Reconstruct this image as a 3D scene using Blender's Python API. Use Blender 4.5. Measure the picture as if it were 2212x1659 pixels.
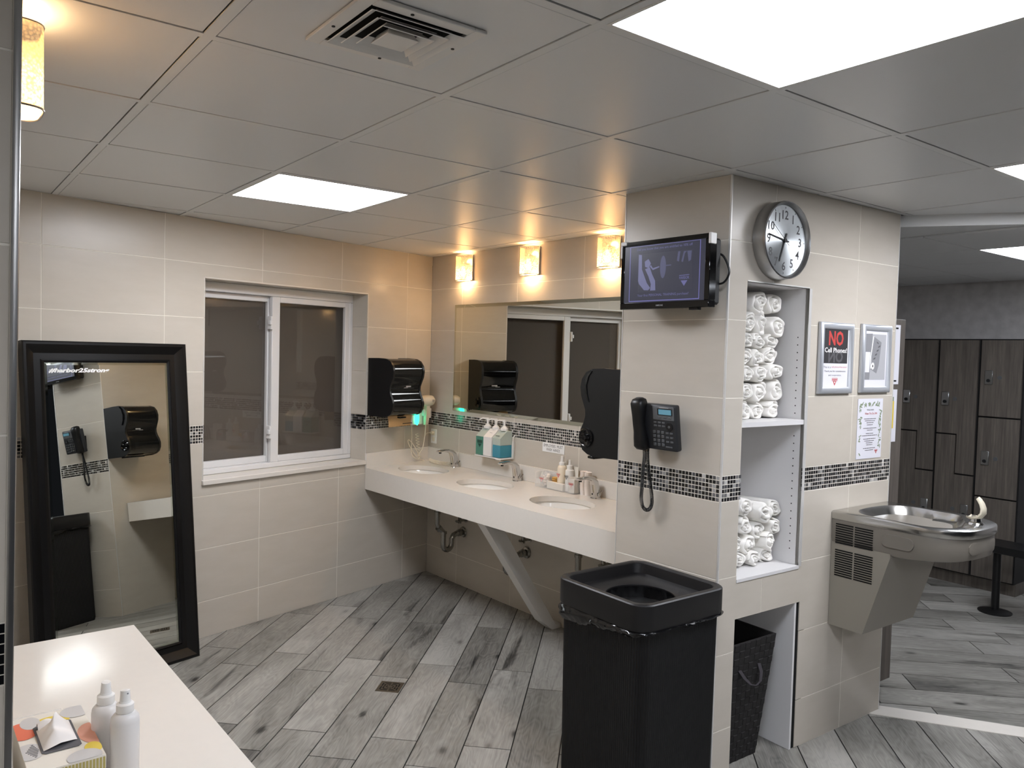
import bpy, bmesh, math, random
from mathutils import Matrix, Vector, Euler
random.seed(7)
S = bpy.context.scene
for o in list(bpy.data.objects): bpy.data.objects.remove(o, do_unlink=True)
COL = S.collection
PI = math.pi

# ------------------------------------------------------------------ camera
cam = bpy.data.cameras.new('camera'); camo = bpy.data.objects.new('camera', cam); COL.objects.link(camo)
cam.sensor_fit = 'HORIZONTAL'; cam.sensor_width = 36.0; cam.lens = 1702.606 / 2212 * 36.0
camo.location = (4.95701552, -3.00032871, 1.62760713)
camo.rotation_euler = (1.531002800, -0.0263217834, 0.923856613)
cam.clip_start = 0.02
S.camera = camo
# ------------------------------------------------------------------ exposure, world
S.view_settings.view_transform = 'Standard'; S.view_settings.look = 'None'
S.view_settings.gamma = 1.0; S.view_settings.use_curve_mapping = False
S.view_settings.exposure = 0.08
PANEL_W = 30.0          # ceiling panel emission
LOCKER_W = 18.0
SCONCE_W = 2.8
BULB_W = 6.0
w = bpy.data.worlds.new('world'); S.world = w; w.use_nodes = True
w.node_tree.nodes['Background'].inputs[0].default_value = (0.02, 0.022, 0.026, 1)
w.node_tree.nodes['Background'].inputs[1].default_value = 0.4

# ------------------------------------------------------------------ materials
def lin(c):
    def f(v):
        v /= 255.0
        return v / 12.92 if v <= 0.04045 else ((v + 0.055) / 1.055) ** 2.4
    return tuple(f(v) for v in c) + (1.0,)
class N:
    def __init__(s, name):
        s.m = bpy.data.materials.new(name); s.m.use_nodes = True
        s.t = s.m.node_tree; s.b = s.t.nodes['Principled BSDF']; s.out = s.t.nodes['Material Output']
    def n(s, typ, **kw):
        x = s.t.nodes.new(typ)
        for k, v in kw.items():
            if k.startswith('i_'): x.inputs[k[2:].replace('_', ' ')].default_value = v
            else: setattr(x, k, v)
        return x
    def l(s, a, b): s.t.links.new(a, b)
    def ramp(s, fac, stops, interp='LINEAR'):
        r = s.n('ShaderNodeValToRGB'); e = r.color_ramp.elements; r.color_ramp.interpolation = interp
        e[0].position, e[0].color = stops[0][0], lin(stops[0][1])
        e[1].position, e[1].color = stops[-1][0], lin(stops[-1][1])
        for p, c in stops[1:-1]:
            q = e.new(p); q.color = lin(c)
        s.l(fac, r.inputs[0]); return r
    def math(s, op, a, b=None, clamp=False):
        x = s.n('ShaderNodeMath', operation=op, use_clamp=clamp)
        for i, v in enumerate((a, b)):
            if v is None: continue
            if hasattr(v, 'links'): s.l(v, x.inputs[i])
            else: x.inputs[i].default_value = v
        return x.outputs[0]
    def bump(s, h, strength=.2, dist=.002):
        b = s.n('ShaderNodeBump'); b.inputs['Strength'].default_value = strength; b.inputs['Distance'].default_value = dist
        s.l(h, b.inputs['Height']); s.l(b.outputs[0], s.b.inputs['Normal'])
    def coord(s, kind='Object', scale=(1, 1, 1)):
        c = s.n('ShaderNodeTexCoord'); m = s.n('ShaderNodeMapping'); m.inputs['Scale'].default_value = scale
        s.l(c.outputs[kind], m.inputs[0]); return m.outputs[0]
def mat(name, rgb, rough=.5, metal=0., spec=.5, coat=0., emit=None, es=0., trans=0., ior=1.45, alpha=1., noise=0., nscale=8., bump=0., bscale=60., bdist=.001):
    q = N(name); b = q.b
    b.inputs['Base Color'].default_value = lin(rgb); b.inputs['Roughness'].default_value = rough
    b.inputs['Metallic'].default_value = metal; b.inputs['Specular IOR Level'].default_value = spec
    b.inputs['Coat Weight'].default_value = coat; b.inputs['Coat Roughness'].default_value = .08
    b.inputs['Transmission Weight'].default_value = trans; b.inputs['IOR'].default_value = ior; b.inputs['Alpha'].default_value = alpha
    if emit: b.inputs['Emission Color'].default_value = lin(emit); b.inputs['Emission Strength'].default_value = es
    if noise:
        nz = q.n('ShaderNodeTexNoise', i_Scale=nscale, i_Detail=5.); q.l(q.coord(), nz.inputs['Vector'])
        lo = tuple(max(0, c * (1 - noise)) for c in rgb); hi = tuple(min(255, c * (1 + noise)) for c in rgb)
        r = q.ramp(nz.outputs[0], [(.3, lo), (.7, hi)]); q.l(r.outputs[0], b.inputs['Base Color'])
    if bump:
        nz = q.n('ShaderNodeTexNoise', i_Scale=bscale, i_Detail=3.); q.l(q.coord(), nz.inputs['Vector']); q.bump(nz.outputs[0], bump, bdist)
    return q.m
M = {}
def tile_mat():
    q = N('beige_glazed_tile'); v = q.coord('Object', (1.5, 1.5, 5))
    nz = q.n('ShaderNodeTexNoise', i_Scale=3., i_Detail=6., i_Roughness=.6)
    oi = q.n('ShaderNodeObjectInfo'); ad = q.n('ShaderNodeVectorMath', operation='ADD'); q.l(v, ad.inputs[0])
    cx = q.n('ShaderNodeCombineXYZ'); q.l(q.math('MULTIPLY', oi.outputs['Random'], 37.), cx.inputs[0]); q.l(cx.outputs[0], ad.inputs[1])
    q.l(ad.outputs[0], nz.inputs['Vector'])
    r = q.ramp(nz.outputs[0], [(.25, (194, 186, 173)), (.75, (201, 193, 181))]); q.l(r.outputs[0], q.b.inputs['Base Color'])
    q.b.inputs['Roughness'].default_value = .27; q.b.inputs['Specular IOR Level'].default_value = .32
    return q.m
M['tile'] = tile_mat()
M['grout'] = mat('pale_grout', (232, 226, 214), .8)
def mosaic_mat():
    q = N('glass_mosaic'); g = q.n('ShaderNodeNewGeometry')
    r = q.ramp(g.outputs['Random Per Island'], [(0, (16, 16, 18)), (.42, (34, 34, 36)), (.6, (78, 78, 80)), (.78, (112, 110, 110)), (.9, (160, 158, 156)), (.96, (196, 192, 188))], 'CONSTANT')
    nz = q.n('ShaderNodeTexNoise', i_Scale=160., i_Detail=4.); q.l(q.coord(), nz.inputs['Vector'])
    mx = q.n('ShaderNodeMixRGB', blend_type='OVERLAY'); mx.inputs[0].default_value = .35
    q.l(r.outputs[0], mx.inputs[1]); q.l(nz.outputs[0], mx.inputs[2]); q.l(mx.outputs[0], q.b.inputs['Base Color'])
    q.b.inputs['Roughness'].default_value = .12
    return q.m
M['mosaic'] = mosaic_mat()
def plank_mat(name, shift=0):
    q = N(name)
    tc = q.n('ShaderNodeTexCoord'); oi = q.n('ShaderNodeObjectInfo')
    rnd = oi.outputs['Random']
    cb = q.n('ShaderNodeCombineXYZ'); q.l(q.math('MULTIPLY', rnd, 53.), cb.inputs[0]); q.l(q.math('MULTIPLY', rnd, 171.), cb.inputs[1])
    ad = q.n('ShaderNodeVectorMath', operation='ADD'); q.l(tc.outputs['Object'], ad.inputs[0]); q.l(cb.outputs[0], ad.inputs[1])
    # warp for cathedral grain
    wz = q.n('ShaderNodeTexNoise', i_Scale=1., i_Detail=2.)
    m0 = q.n('ShaderNodeMapping'); m0.inputs['Scale'].default_value = (2.6, 9., 1); q.l(ad.outputs[0], m0.inputs[0]); q.l(m0.outputs[0], wz.inputs['Vector'])
    wv = q.n('ShaderNodeMath', operation='MULTIPLY'); q.l(wz.outputs[0], wv.inputs[0]); wv.inputs[1].default_value = 13.
    fr = q.n('ShaderNodeMath', operation='PINGPONG'); q.l(wv.outputs[0], fr.inputs[0]); fr.inputs[1].default_value = .5
    # fine streaks
    m1 = q.n('ShaderNodeMapping'); m1.inputs['Scale'].default_value = (5, 150, 1); q.l(ad.outputs[0], m1.inputs[0])
    n1 = q.n('ShaderNodeTexNoise', i_Scale=1., i_Detail=5., i_Roughness=.65); q.l(m1.outputs[0], n1.inputs['Vector'])
    # broad blotches
    m2 = q.n('ShaderNodeMapping'); m2.inputs['Scale'].default_value = (1.7, 6., 1); q.l(ad.outputs[0], m2.inputs[0])
    n2 = q.n('ShaderNodeTexNoise', i_Scale=1., i_Detail=4., i_Roughness=.6, i_Distortion=.6); q.l(m2.outputs[0], n2.inputs['Vector'])
    # knots
    m3 = q.n('ShaderNodeMapping'); m3.inputs['Scale'].default_value = (2.4, 5.2, 1); q.l(ad.outputs[0], m3.inputs[0])
    v3 = q.n('ShaderNodeTexVoronoi', i_Scale=1.); q.l(m3.outputs[0], v3.inputs['Vector'])
    kn = q.ramp(v3.outputs['Distance'], [(.03, (255, 255, 255)), (.1, (120, 120, 120)), (.17, (0, 0, 0))])
    # dark long streak
    m4 = q.n('ShaderNodeMapping'); m4.inputs['Scale'].default_value = (1.1, 13., 1); q.l(ad.outputs[0], m4.inputs[0])
    n4 = q.n('ShaderNodeTexNoise', i_Scale=1., i_Detail=6., i_Roughness=.5, i_Distortion=.9); q.l(m4.outputs[0], n4.inputs['Vector'])
    st = q.ramp(n4.outputs[0], [(.60, (0, 0, 0)), (.72, (255, 255, 255))])
    a = q.math('MULTIPLY', fr.outputs[0], .15)
    a = q.math('ADD', a, q.math('MULTIPLY', n1.outputs[0], .42))
    a = q.math('ADD', a, q.math('MULTIPLY', n2.outputs[0], .62))
    a = q.math('ADD', a, q.math('MULTIPLY', rnd, .24))
    a = q.math('ADD', a, .02)
    a = q.math('SUBTRACT', a, q.math('MULTIPLY', kn.outputs[0], .34))
    a = q.math('SUBTRACT', a, q.math('MULTIPLY', st.outputs[0], .26))
    c = q.ramp(a, [(.30, (46, 45, 43)), (.46, (86, 84, 80)), (.62, (127, 124, 118)), (.90, (170, 167, 160))])
    q.l(c.outputs[0], q.b.inputs['Base Color'])
    q.b.inputs['Roughness'].default_value = .42; q.b.inputs['Specular IOR Level'].default_value = .4
    q.bump(n1.outputs[0], .12, .001)
    return q.m
M['plank'] = plank_mat('grey_wood_look_tile')
M['floorgrout'] = mat('dark_floor_grout', (24, 23, 21), .85)
M['ceil'] = mat('smooth_vinyl_ceiling_tile', (220, 221, 221), .36, spec=.5, bump=.05, bscale=220.)
M['tee'] = mat('white_ceiling_grid', (221, 222, 221), .4)
M['gap'] = mat('ceiling_joint_shadow', (60, 56, 52), .9)
M['panel'] = mat('glowing_panel', (255, 255, 255), .4, emit=(246, 248, 255), es=PANEL_W)
M['panel_n'] = mat('glowing_near_panel', (255, 255, 255), .4, emit=(236, 242, 255), es=PANEL_W * .88)
M['panel_l'] = mat('glowing_panel_locker_room', (255, 255, 255), .4, emit=(238, 244, 255), es=LOCKER_W)
M['white'] = mat('white_paint', (226, 224, 220), .45)
M['alu'] = mat('brushed_aluminium', (176, 176, 176), .28, metal=1.)
M['trim'] = mat('satin_aluminium_trim', (222, 220, 216), .35, metal=.35)
M['snap'] = mat('silver_anodised_frame', (196, 199, 204), .34, metal=.45)
M['quartz'] = mat('white_quartz', (222, 216, 207), .13, spec=.13, noise=.004, nscale=40.)
M['melamine'] = mat('white_melamine', (222, 220, 219), .4)
M['ceramic'] = mat('white_ceramic', (236, 233, 226), .06)
M['chrome'] = mat('polished_chrome', (205, 205, 205), .05, metal=1.)
M['pipe'] = mat('dull_chrome_pipe', (158, 156, 150), .2, metal=.9)
M['steel'] = mat('brushed_steel', (190, 188, 184), .22, metal=1., bump=.03, bscale=300.)
M['mirror'] = mat('silvered_glass', (222, 224, 218), .0, metal=1.)
M['mirror_edge'] = mat('bevelled_mirror_edge', (196, 200, 190), .03, metal=1.)
M['blackwood'] = mat('black_painted_wood', (13, 12, 12), .3, spec=.4)
M['black'] = mat('black_plastic', (15, 15, 16), .38)
M['blackgloss'] = mat('smoked_black_plastic', (10, 10, 11), .07, spec=.6)
M['blackmatte'] = mat('matte_black_plastic', (12, 12, 13), .55)
M['rim'] = mat('black_bin_rim', (23, 22, 23), .42)
M['bag'] = mat('black_bin_liner', (12, 12, 13), .16, spec=.7)
M['darkhole'] = mat('dark_void', (6, 6, 6), .9)
M['upvc'] = mat('white_window_frame', (224, 223, 222), .3)
M['night'] = mat('brown_backing_behind_glass', (84, 76, 68), .7)  # plain brown board that sets the tone of the panes
M['phone'] = mat('graphite_plastic', (44, 45, 48), .4)
M['phone_top'] = mat('grey_plastic_panel', (98, 100, 102), .35)
M['key'] = mat('grey_key', (88, 90, 92), .4)
M['lcd'] = mat('blue_lcd', (90, 136, 154), .3, emit=(110, 160, 178), es=.3)
M['print_white'] = mat('white_print', (240, 240, 238), .6)
M['print_black'] = mat('black_print', (24, 23, 24), .6)
M['print_red'] = mat('red_print', (196, 70, 66), .6)
M['print_dark'] = mat('charcoal_print', (56, 55, 57), .5)
M['print_grey'] = mat('grey_print', (92, 91, 94), .6)
M['print_lt'] = mat('light_grey_print', (178, 178, 181), .5)
M['print_mid'] = mat('mid_grey_print', (140, 140, 143), .5)
M['print_green'] = mat('leaf_green_print', (132, 146, 118), .6)
M['print_yellow'] = mat('yellow_print', (226, 200, 84), .6)
M['print_coral'] = mat('coral_print', (226, 118, 88), .6)
M['print_peach'] = mat('peach_print', (218, 158, 136), .6)
M['print_olive'] = mat('olive_print', (176, 164, 98), .6)
M['print_bluegrey'] = mat('pale_grey_print', (200, 197, 194), .6)
M['paper'] = mat('white_paper', (226, 225, 232), .55)
M['card'] = mat('white_card', (226, 220, 208), .6)
M['tissue'] = mat('soft_tissue', (236, 232, 228), .9)
M['plasticwhite'] = mat('white_plastic', (232, 230, 226), .3)
M['cream'] = mat('cream_plastic', (226, 216, 196), .3)
M['guard'] = mat('ivory_rubber_guard', (206, 198, 178), .5)
M['bottle'] = mat('translucent_white_bottle', (232, 229, 226), .3, trans=.15)
M['sticky'] = mat('kraft_paper_towel', (196, 160, 112), .8)
def clear(name, tint, keep, rough=.05):
    q = N(name); q.b.inputs['Base Color'].default_value = lin(tint); q.b.inputs['Roughness'].default_value = rough
    tr = q.n('ShaderNodeBsdfTransparent'); lw = q.n('ShaderNodeLayerWeight'); lw.inputs[0].default_value = .35
    f = q.math('ADD', q.math('MULTIPLY', lw.outputs['Facing'], .35), keep, True)
    mx = q.n('ShaderNodeMixShader'); q.l(f, mx.inputs[0]); q.l(tr.outputs[0], mx.inputs[1]); q.l(q.b.outputs[0], mx.inputs[2]); q.l(mx.outputs[0], q.out.inputs[0])
    return q.m
M['acrylic'] = clear('clear_acrylic', (244, 242, 238), .10)
M['clearplastic'] = clear('clear_plastic', (240, 238, 234), .22, .12)
M['teal'] = mat('green_soap', (80, 136, 118), .25)
M['teal_dk'] = mat('dark_green_print', (24, 72, 60), .4)
M['blue'] = mat('blue_soap', (64, 140, 160), .12)
M['haze'] = clear('frosted_bottle', (200, 212, 202), .62, .2)
M['peachsoap'] = mat('peach_lotion', (238, 224, 202), .25)
M['cotton'] = mat('pinkish_cotton', (246, 236, 228), .9)
M['greenglow'] = mat('green_night_light', (60, 255, 190), .3, emit=(40, 255, 190), es=5.)
M['towel'] = mat('white_terry', (240, 237, 231), .95, spec=.1, bump=.5, bscale=420., bdist=.002)
M['steelgrey'] = mat('putty_painted_steel', (150, 144, 133), .42)
M['skirtgrey'] = mat('grey_moulded_plastic', (124, 118, 109), .38)
M['clockface'] = mat('spun_aluminium_dial', (196, 200, 202), .26, metal=1.)
def dial():
    q = N('spun_aluminium'); b = q.b
    b.inputs['Base Color'].default_value = lin((178, 182, 184)); b.inputs['Metallic'].default_value = .95; b.inputs['Roughness'].default_value = .36
    b.inputs['Anisotropic'].default_value = .9; b.inputs['Anisotropic Rotation'].default_value = .25
    t = q.n('ShaderNodeTangent', direction_type='RADIAL', axis='Y'); q.l(t.outputs[0], b.inputs['Tangent'])
    return q.m
M['dial'] = dial()
def wood_locker():
    q = N('dark_ash_laminate'); v = q.coord('Object', (55, 55, 2.2))
    nz = q.n('ShaderNodeTexNoise', i_Scale=1., i_Detail=6., i_Roughness=.7); q.l(v, nz.inputs['Vector'])
    r = q.ramp(nz.outputs[0], [(.25, (68, 62, 57)), (.5, (94, 87, 80)), (.78, (122, 113, 104))]); q.l(r.outputs[0], q.b.inputs['Base Color'])
    q.b.inputs['Roughness'].default_value = .45
    return q.m
M['locker'] = wood_locker()
M['lockergap'] = mat('black_locker_carcass', (14, 13, 14), .6)
M['lockerwall'] = mat('grey_wallcovering', (206, 202, 200), .75, noise=.05, nscale=14.)
def basket_mat():
    q = N('woven_black_strap'); v = q.coord('Object'); nz = q.n('ShaderNodeTexNoise', i_Scale=260., i_Detail=3.); q.l(v, nz.inputs['Vector'])
    r = q.ramp(nz.outputs[0], [(.3, (16, 14, 14)), (.7, (34, 31, 30))]); q.l(r.outputs[0], q.b.inputs['Base Color']); q.b.inputs['Roughness'].default_value = .8
    q.bump(nz.outputs[0], .4, .001)
    return q.m
M['basket'] = basket_mat()
M['strap'] = mat('grey_webbing', (58, 54, 58), .7)
def shade_mat():
    q = N('hammered_glass_shade'); b = q.b
    tc = q.n('ShaderNodeTexCoord'); sp = q.n('ShaderNodeSeparateXYZ'); q.l(tc.outputs['Object'], sp.inputs[0])
    vo = q.n('ShaderNodeTexVoronoi', i_Scale=170.); q.l(tc.outputs['Object'], vo.inputs['Vector'])
    r = q.ramp(vo.outputs['Distance'], [(.15, (255, 255, 255)), (.75, (70, 70, 70))])
    # bulb sits low in the shade: glow falls off upwards
    g = q.n('ShaderNodeMapRange'); q.l(sp.outputs[2], g.inputs[0]); g.inputs[1].default_value = .055; g.inputs[2].default_value = .12
    g.inputs[3].default_value = 3.4; g.inputs[4].default_value = .5; g.interpolation_type = 'SMOOTHSTEP'
    e = q.math('MULTIPLY', g.outputs[0], q.math('ADD', q.math('MULTIPLY', r.outputs[0], .92), .08))
    e = q.math('MULTIPLY', e, SCONCE_W * .5)
    b.inputs['Base Color'].default_value = lin((240, 220, 190)); b.inputs['Roughness'].default_value = .2
    b.inputs['Emission Color'].default_value = lin((255, 205, 140)); q.l(e, b.inputs['Emission Strength'])
    q.bump(vo.outputs['Distance'], .6, .002)
    tr = q.n('ShaderNodeBsdfTransparent'); tr.inputs[0].default_value = (1., .82, .58, 1)
    mx = q.n('ShaderNodeMixShader'); mx.inputs[0].default_value = .80; q.l(tr.outputs[0], mx.inputs[1]); q.l(b.outputs[0], mx.inputs[2]); q.l(mx.outputs[0], q.out.inputs[0])
    return q.m
M['shade'] = shade_mat()
M['screen'] = mat('dim_lcd_screen', (40, 41, 50), .25, emit=(66, 67, 82), es=.5)
def emi(name, c, s): return mat(name, (30, 30, 36), .3, emit=c, es=s)
M['scr_line'] = emi('screen_lilac', (128, 126, 200), 0.65)
M['scr_text'] = emi('screen_text', (120, 120, 176), 0.61)
M['scr_pic'] = emi('screen_photo', (66, 67, 84), 0.50)
M['scr_lt'] = emi('screen_pale', (128, 130, 172), 0.61)
M['scr_md'] = emi('screen_mid', (98, 100, 134), 0.58)

# ------------------------------------------------------------------ mesh helpers
class MB:
    """collects shapes into one mesh"""
    def __init__(s): s.bm = bmesh.new()
    def box(s, x0, x1, y0, y1, z0, z1, bev=0., seg=1, taper=None):
        r = bmesh.ops.create_cube(s.bm, size=1.0); vs = r['verts']
        for v in vs:
            v.co = Vector(((x0 + x1) / 2 + v.co.x * (x1 - x0), (y0 + y1) / 2 + v.co.y * (y1 - y0), (z0 + z1) / 2 + v.co.z * (z1 - z0)))
        if taper:
            for v in vs:
                if v.co.z < (z0 + z1) / 2: v.co.x = (x0 + x1) / 2 + (v.co.x - (x0 + x1) / 2) * taper; v.co.y = (y0 + y1) / 2 + (v.co.y - (y0 + y1) / 2) * taper
        if bev:
            es = list({e for v in vs for e in v.link_edges})
            bmesh.ops.bevel(s.bm, geom=es, offset=bev, segments=seg, affect='EDGES', profile=.5)
        return s
    def quadbox(s, x0, x1, y0, y1, z0, z1):     # front (min y) + 4 sides only
        p = [(x0, y0, z0), (x1, y0, z0), (x1, y0, z1), (x0, y0, z1), (x0, y1, z0), (x1, y1, z0), (x1, y1, z1), (x0, y1, z1)]
        v = [s.bm.verts.new(q) for q in p]
        for f in ((0, 1, 2, 3), (1, 5, 6, 2), (3, 2, 6, 7), (4, 0, 3, 7), (4, 5, 1, 0)): s.bm.faces.new([v[i] for i in f])
        return s
    def prism(s, pts, a, b, axis='y', cap=True):
        def P(p, h): return {'y': (p[0], h, p[1]), 'z': (p[0], p[1], h), 'x': (h, p[0], p[1])}[axis]
        A = [s.bm.verts.new(P(p, a)) for p in pts]; B = [s.bm.verts.new(P(p, b)) for p in pts]; n = len(pts)
        fs = []
        for i in range(n): fs.append(s.bm.faces.new((A[i], A[(i + 1) % n], B[(i + 1) % n], B[i])))
        if cap: fs.append(s.bm.faces.new(A[::-1])); fs.append(s.bm.faces.new(B))
        return s
    def tube(s, pts, r, seg=10, cap=True, closed=False):
        pts = [Vector(p) for p in pts]; n = len(pts); rings = []
        rr = r if isinstance(r, (list, tuple)) else [r] * n
        up = None
        for i, p in enumerate(pts):
            if closed: d = (pts[(i + 1) % n] - pts[i - 1]).normalized()
            else: d = ((pts[min(i + 1, n - 1)] - pts[max(i - 1, 0)])).normalized()
            if up is None:
                up = d.orthogonal().normalized()
            else:
                up = (up - d * up.dot(d)); up = up.normalized() if up.length > 1e-6 else d.orthogonal().normalized()
            q = d.cross(up)
            rings.append([s.bm.verts.new(p + (up * math.cos(2 * PI * k / seg) + q * math.sin(2 * PI * k / seg)) * rr[i]) for k in range(seg)])
        m = n if closed else n - 1
        for i in range(m):
            a, b = rings[i], rings[(i + 1) % n]
            for k in range(seg): s.bm.faces.new((a[k], a[(k + 1) % seg], b[(k + 1) % seg], b[k]))
        if cap and not closed:
            s.bm.faces.new(rings[0][::-1]); s.bm.faces.new(rings[-1])
        return s
    def lathe(s, prof, seg=24, c=(0, 0, 0), sx=1., sy=1., axis='z', cap=True):
        rings = []
        for r, h in prof:
            ring = []
            for k in range(seg):
                a = 2 * PI * k / seg; x, y = r * math.cos(a) * sx, r * math.sin(a) * sy
                p = {'z': (x, y, h), 'y': (x, h, y), 'x': (h, x, y)}[axis]
                ring.append(s.bm.verts.new((c[0] + p[0], c[1] + p[1], c[2] + p[2])))
            rings.append(ring)
        for a, b in zip(rings, rings[1:]):
            for k in range(seg): s.bm.faces.new((a[k], a[(k + 1) % seg], b[(k + 1) % seg], b[k]))
        if cap:
            if prof[0][0] > 1e-6: s.bm.faces.new(rings[0][::-1])
            if prof[-1][0] > 1e-6: s.bm.faces.new(rings[-1])
        return s
    def loft(s, loops, cap=True):
        R = [[s.bm.verts.new(p) for p in L] for L in loops]
        for a, b in zip(R, R[1:]):
            n = len(a)
            for k in range(n): s.bm.faces.new((a[k], a[(k + 1) % n], b[(k + 1) % n], b[k]))
        if cap: s.bm.faces.new(R[0][::-1]); s.bm.faces.new(R[-1])
        return s
    def flat(s, pts, y):        # flat print polygon facing -y
        s.bm.faces.new([s.bm.verts.new((p[0], y, p[1])) for p in pts]); return s
    def grid(s, f, nu, nv, closed_u=False):
        V = [[s.bm.verts.new(f(i / (nu if closed_u else nu - 1), j / (nv - 1))) for j in range(nv)] for i in range(nu)]
        for i in range(nu if closed_u else nu - 1):
            for j in range(nv - 1):
                a, b = V[i], V[(i + 1) % nu]; s.bm.faces.new((a[j], b[j], b[j + 1], a[j + 1]))
        return s
    def mesh(s, name, smooth=None, merge=True, recalc=True):
        if merge: bmesh.ops.remove_doubles(s.bm, verts=s.bm.verts, dist=1e-6)
        if recalc: bmesh.ops.recalc_face_normals(s.bm, faces=s.bm.faces)
        me = bpy.data.meshes.new(name); s.bm.to_mesh(me); s.bm.free()
        if smooth is not None:
            me.polygons.foreach_set('use_smooth', [True] * len(me.polygons))
            me.set_sharp_from_angle(angle=math.radians(smooth))
        return me
def link(name, me, m, parent=None, mtx=None, **props):
    o = bpy.data.objects.new(name, me); COL.objects.link(o)
    if me is not None and m is not None and not me.materials: me.materials.append(m if not isinstance(m, str) else M[m])
    if parent is not None: o.parent = parent
    if mtx is not None: o.matrix_local = mtx if isinstance(mtx, Matrix) else Matrix.Translation(mtx)
    for k, v in props.items():
        if v: o[k] = v
    return o
def part(name, mb, m, parent, mtx=None, smooth=40, **props): return link(name, mb.mesh(name, smooth), m, parent, mtx, **props)
def thing(name, label, cat, mtx, group=None):
    return link(name, None, None, None, mtx, label=label, category=cat, group=group)
def single(name, label, cat, mb, m, mtx, group=None, smooth=40, kind=None):
    return link(name, mb.mesh(name, smooth), m, None, mtx, label=label, category=cat, group=group, kind=kind)
def struct(name, mb=None, m=None, mtx=None, smooth=None):
    return link(name, mb.mesh(name, smooth) if mb else None, m, None, mtx, kind='structure')
def T(x, y, z): return Matrix.Translation((x, y, z))
def RZ(d): return Matrix.Rotation(math.radians(d), 4, 'Z')
def RX(d): return Matrix.Rotation(math.radians(d), 4, 'X')
def RY(d): return Matrix.Rotation(math.radians(d), 4, 'Y')
TXT = {}
def text(name, s, m, parent, x, y, z, w=None, h=None, align='C', bold=0., shear=0., rot=None, flip=False):
    """flat lettering facing -y; x,z is the centre (or left edge) of its box"""
    c = bpy.data.curves.new('t', 'FONT'); c.body = s; c.offset = bold; c.shear = shear; c.resolution_u = 2
    o = bpy.data.objects.new('t', c); me = bpy.data.meshes.new_from_object(o); bpy.data.objects.remove(o); bpy.data.curves.remove(c)
    xs = [v.co.x for v in me.vertices]; zs = [v.co.y for v in me.vertices]
    x0, x1, z0, z1 = min(xs), max(xs), min(zs), max(zs)
    sx = (w / (x1 - x0)) if w else None; sz = (h / (z1 - z0)) if h else None
    sx = sx or sz; sz = sz or sx
    for v in me.vertices:
        X = (v.co.x - (x0 + x1) / 2) * sx if align == 'C' else (v.co.x - x0) * sx
        Z = (v.co.y - (z0 + z1) / 2) * sz
        v.co = (X, 0, -Z if flip else Z)
    me.name = name
    mt = T(x, y, z)
    if rot is not None: mt = mt @ rot
    return link(name, me, m, parent, mt)

# ------------------------------------------------------------------ frames: x right, y into the wall, z up
def FR(o, xd):
    l = math.hypot(*xd); x = (xd[0] / l, xd[1] / l)
    return Matrix(((x[0], -x[1], 0, o[0]), (x[1], x[0], 0, o[1]), (0, 0, 1, 0), (0, 0, 0, 1)))
tA, tB, tP, tC = .2889265, .04535697, .0372647, -.02099835
CN = (3.0941768, -.5969964)                       # pillar corner
A = FR((0, 0), (-tA, 1.)); Bf = FR((0, 0), (1., tB)); Pf = FR(CN, (1., tP)); Cf = FR(CN, (-tC, 1.))
ZC = 2.3058; ZT, ZB = 1.1846, 1.0866
ROWS = [(0, .203), (.203, .4977), (.4977, .792), (.792, ZB), (ZT, 1.4786), (1.4786, 1.7731), (1.7731, 2.0675), (2.0675, ZC)]
def W(fr, x, y, z): return fr @ Vector((x, y, z))

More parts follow.
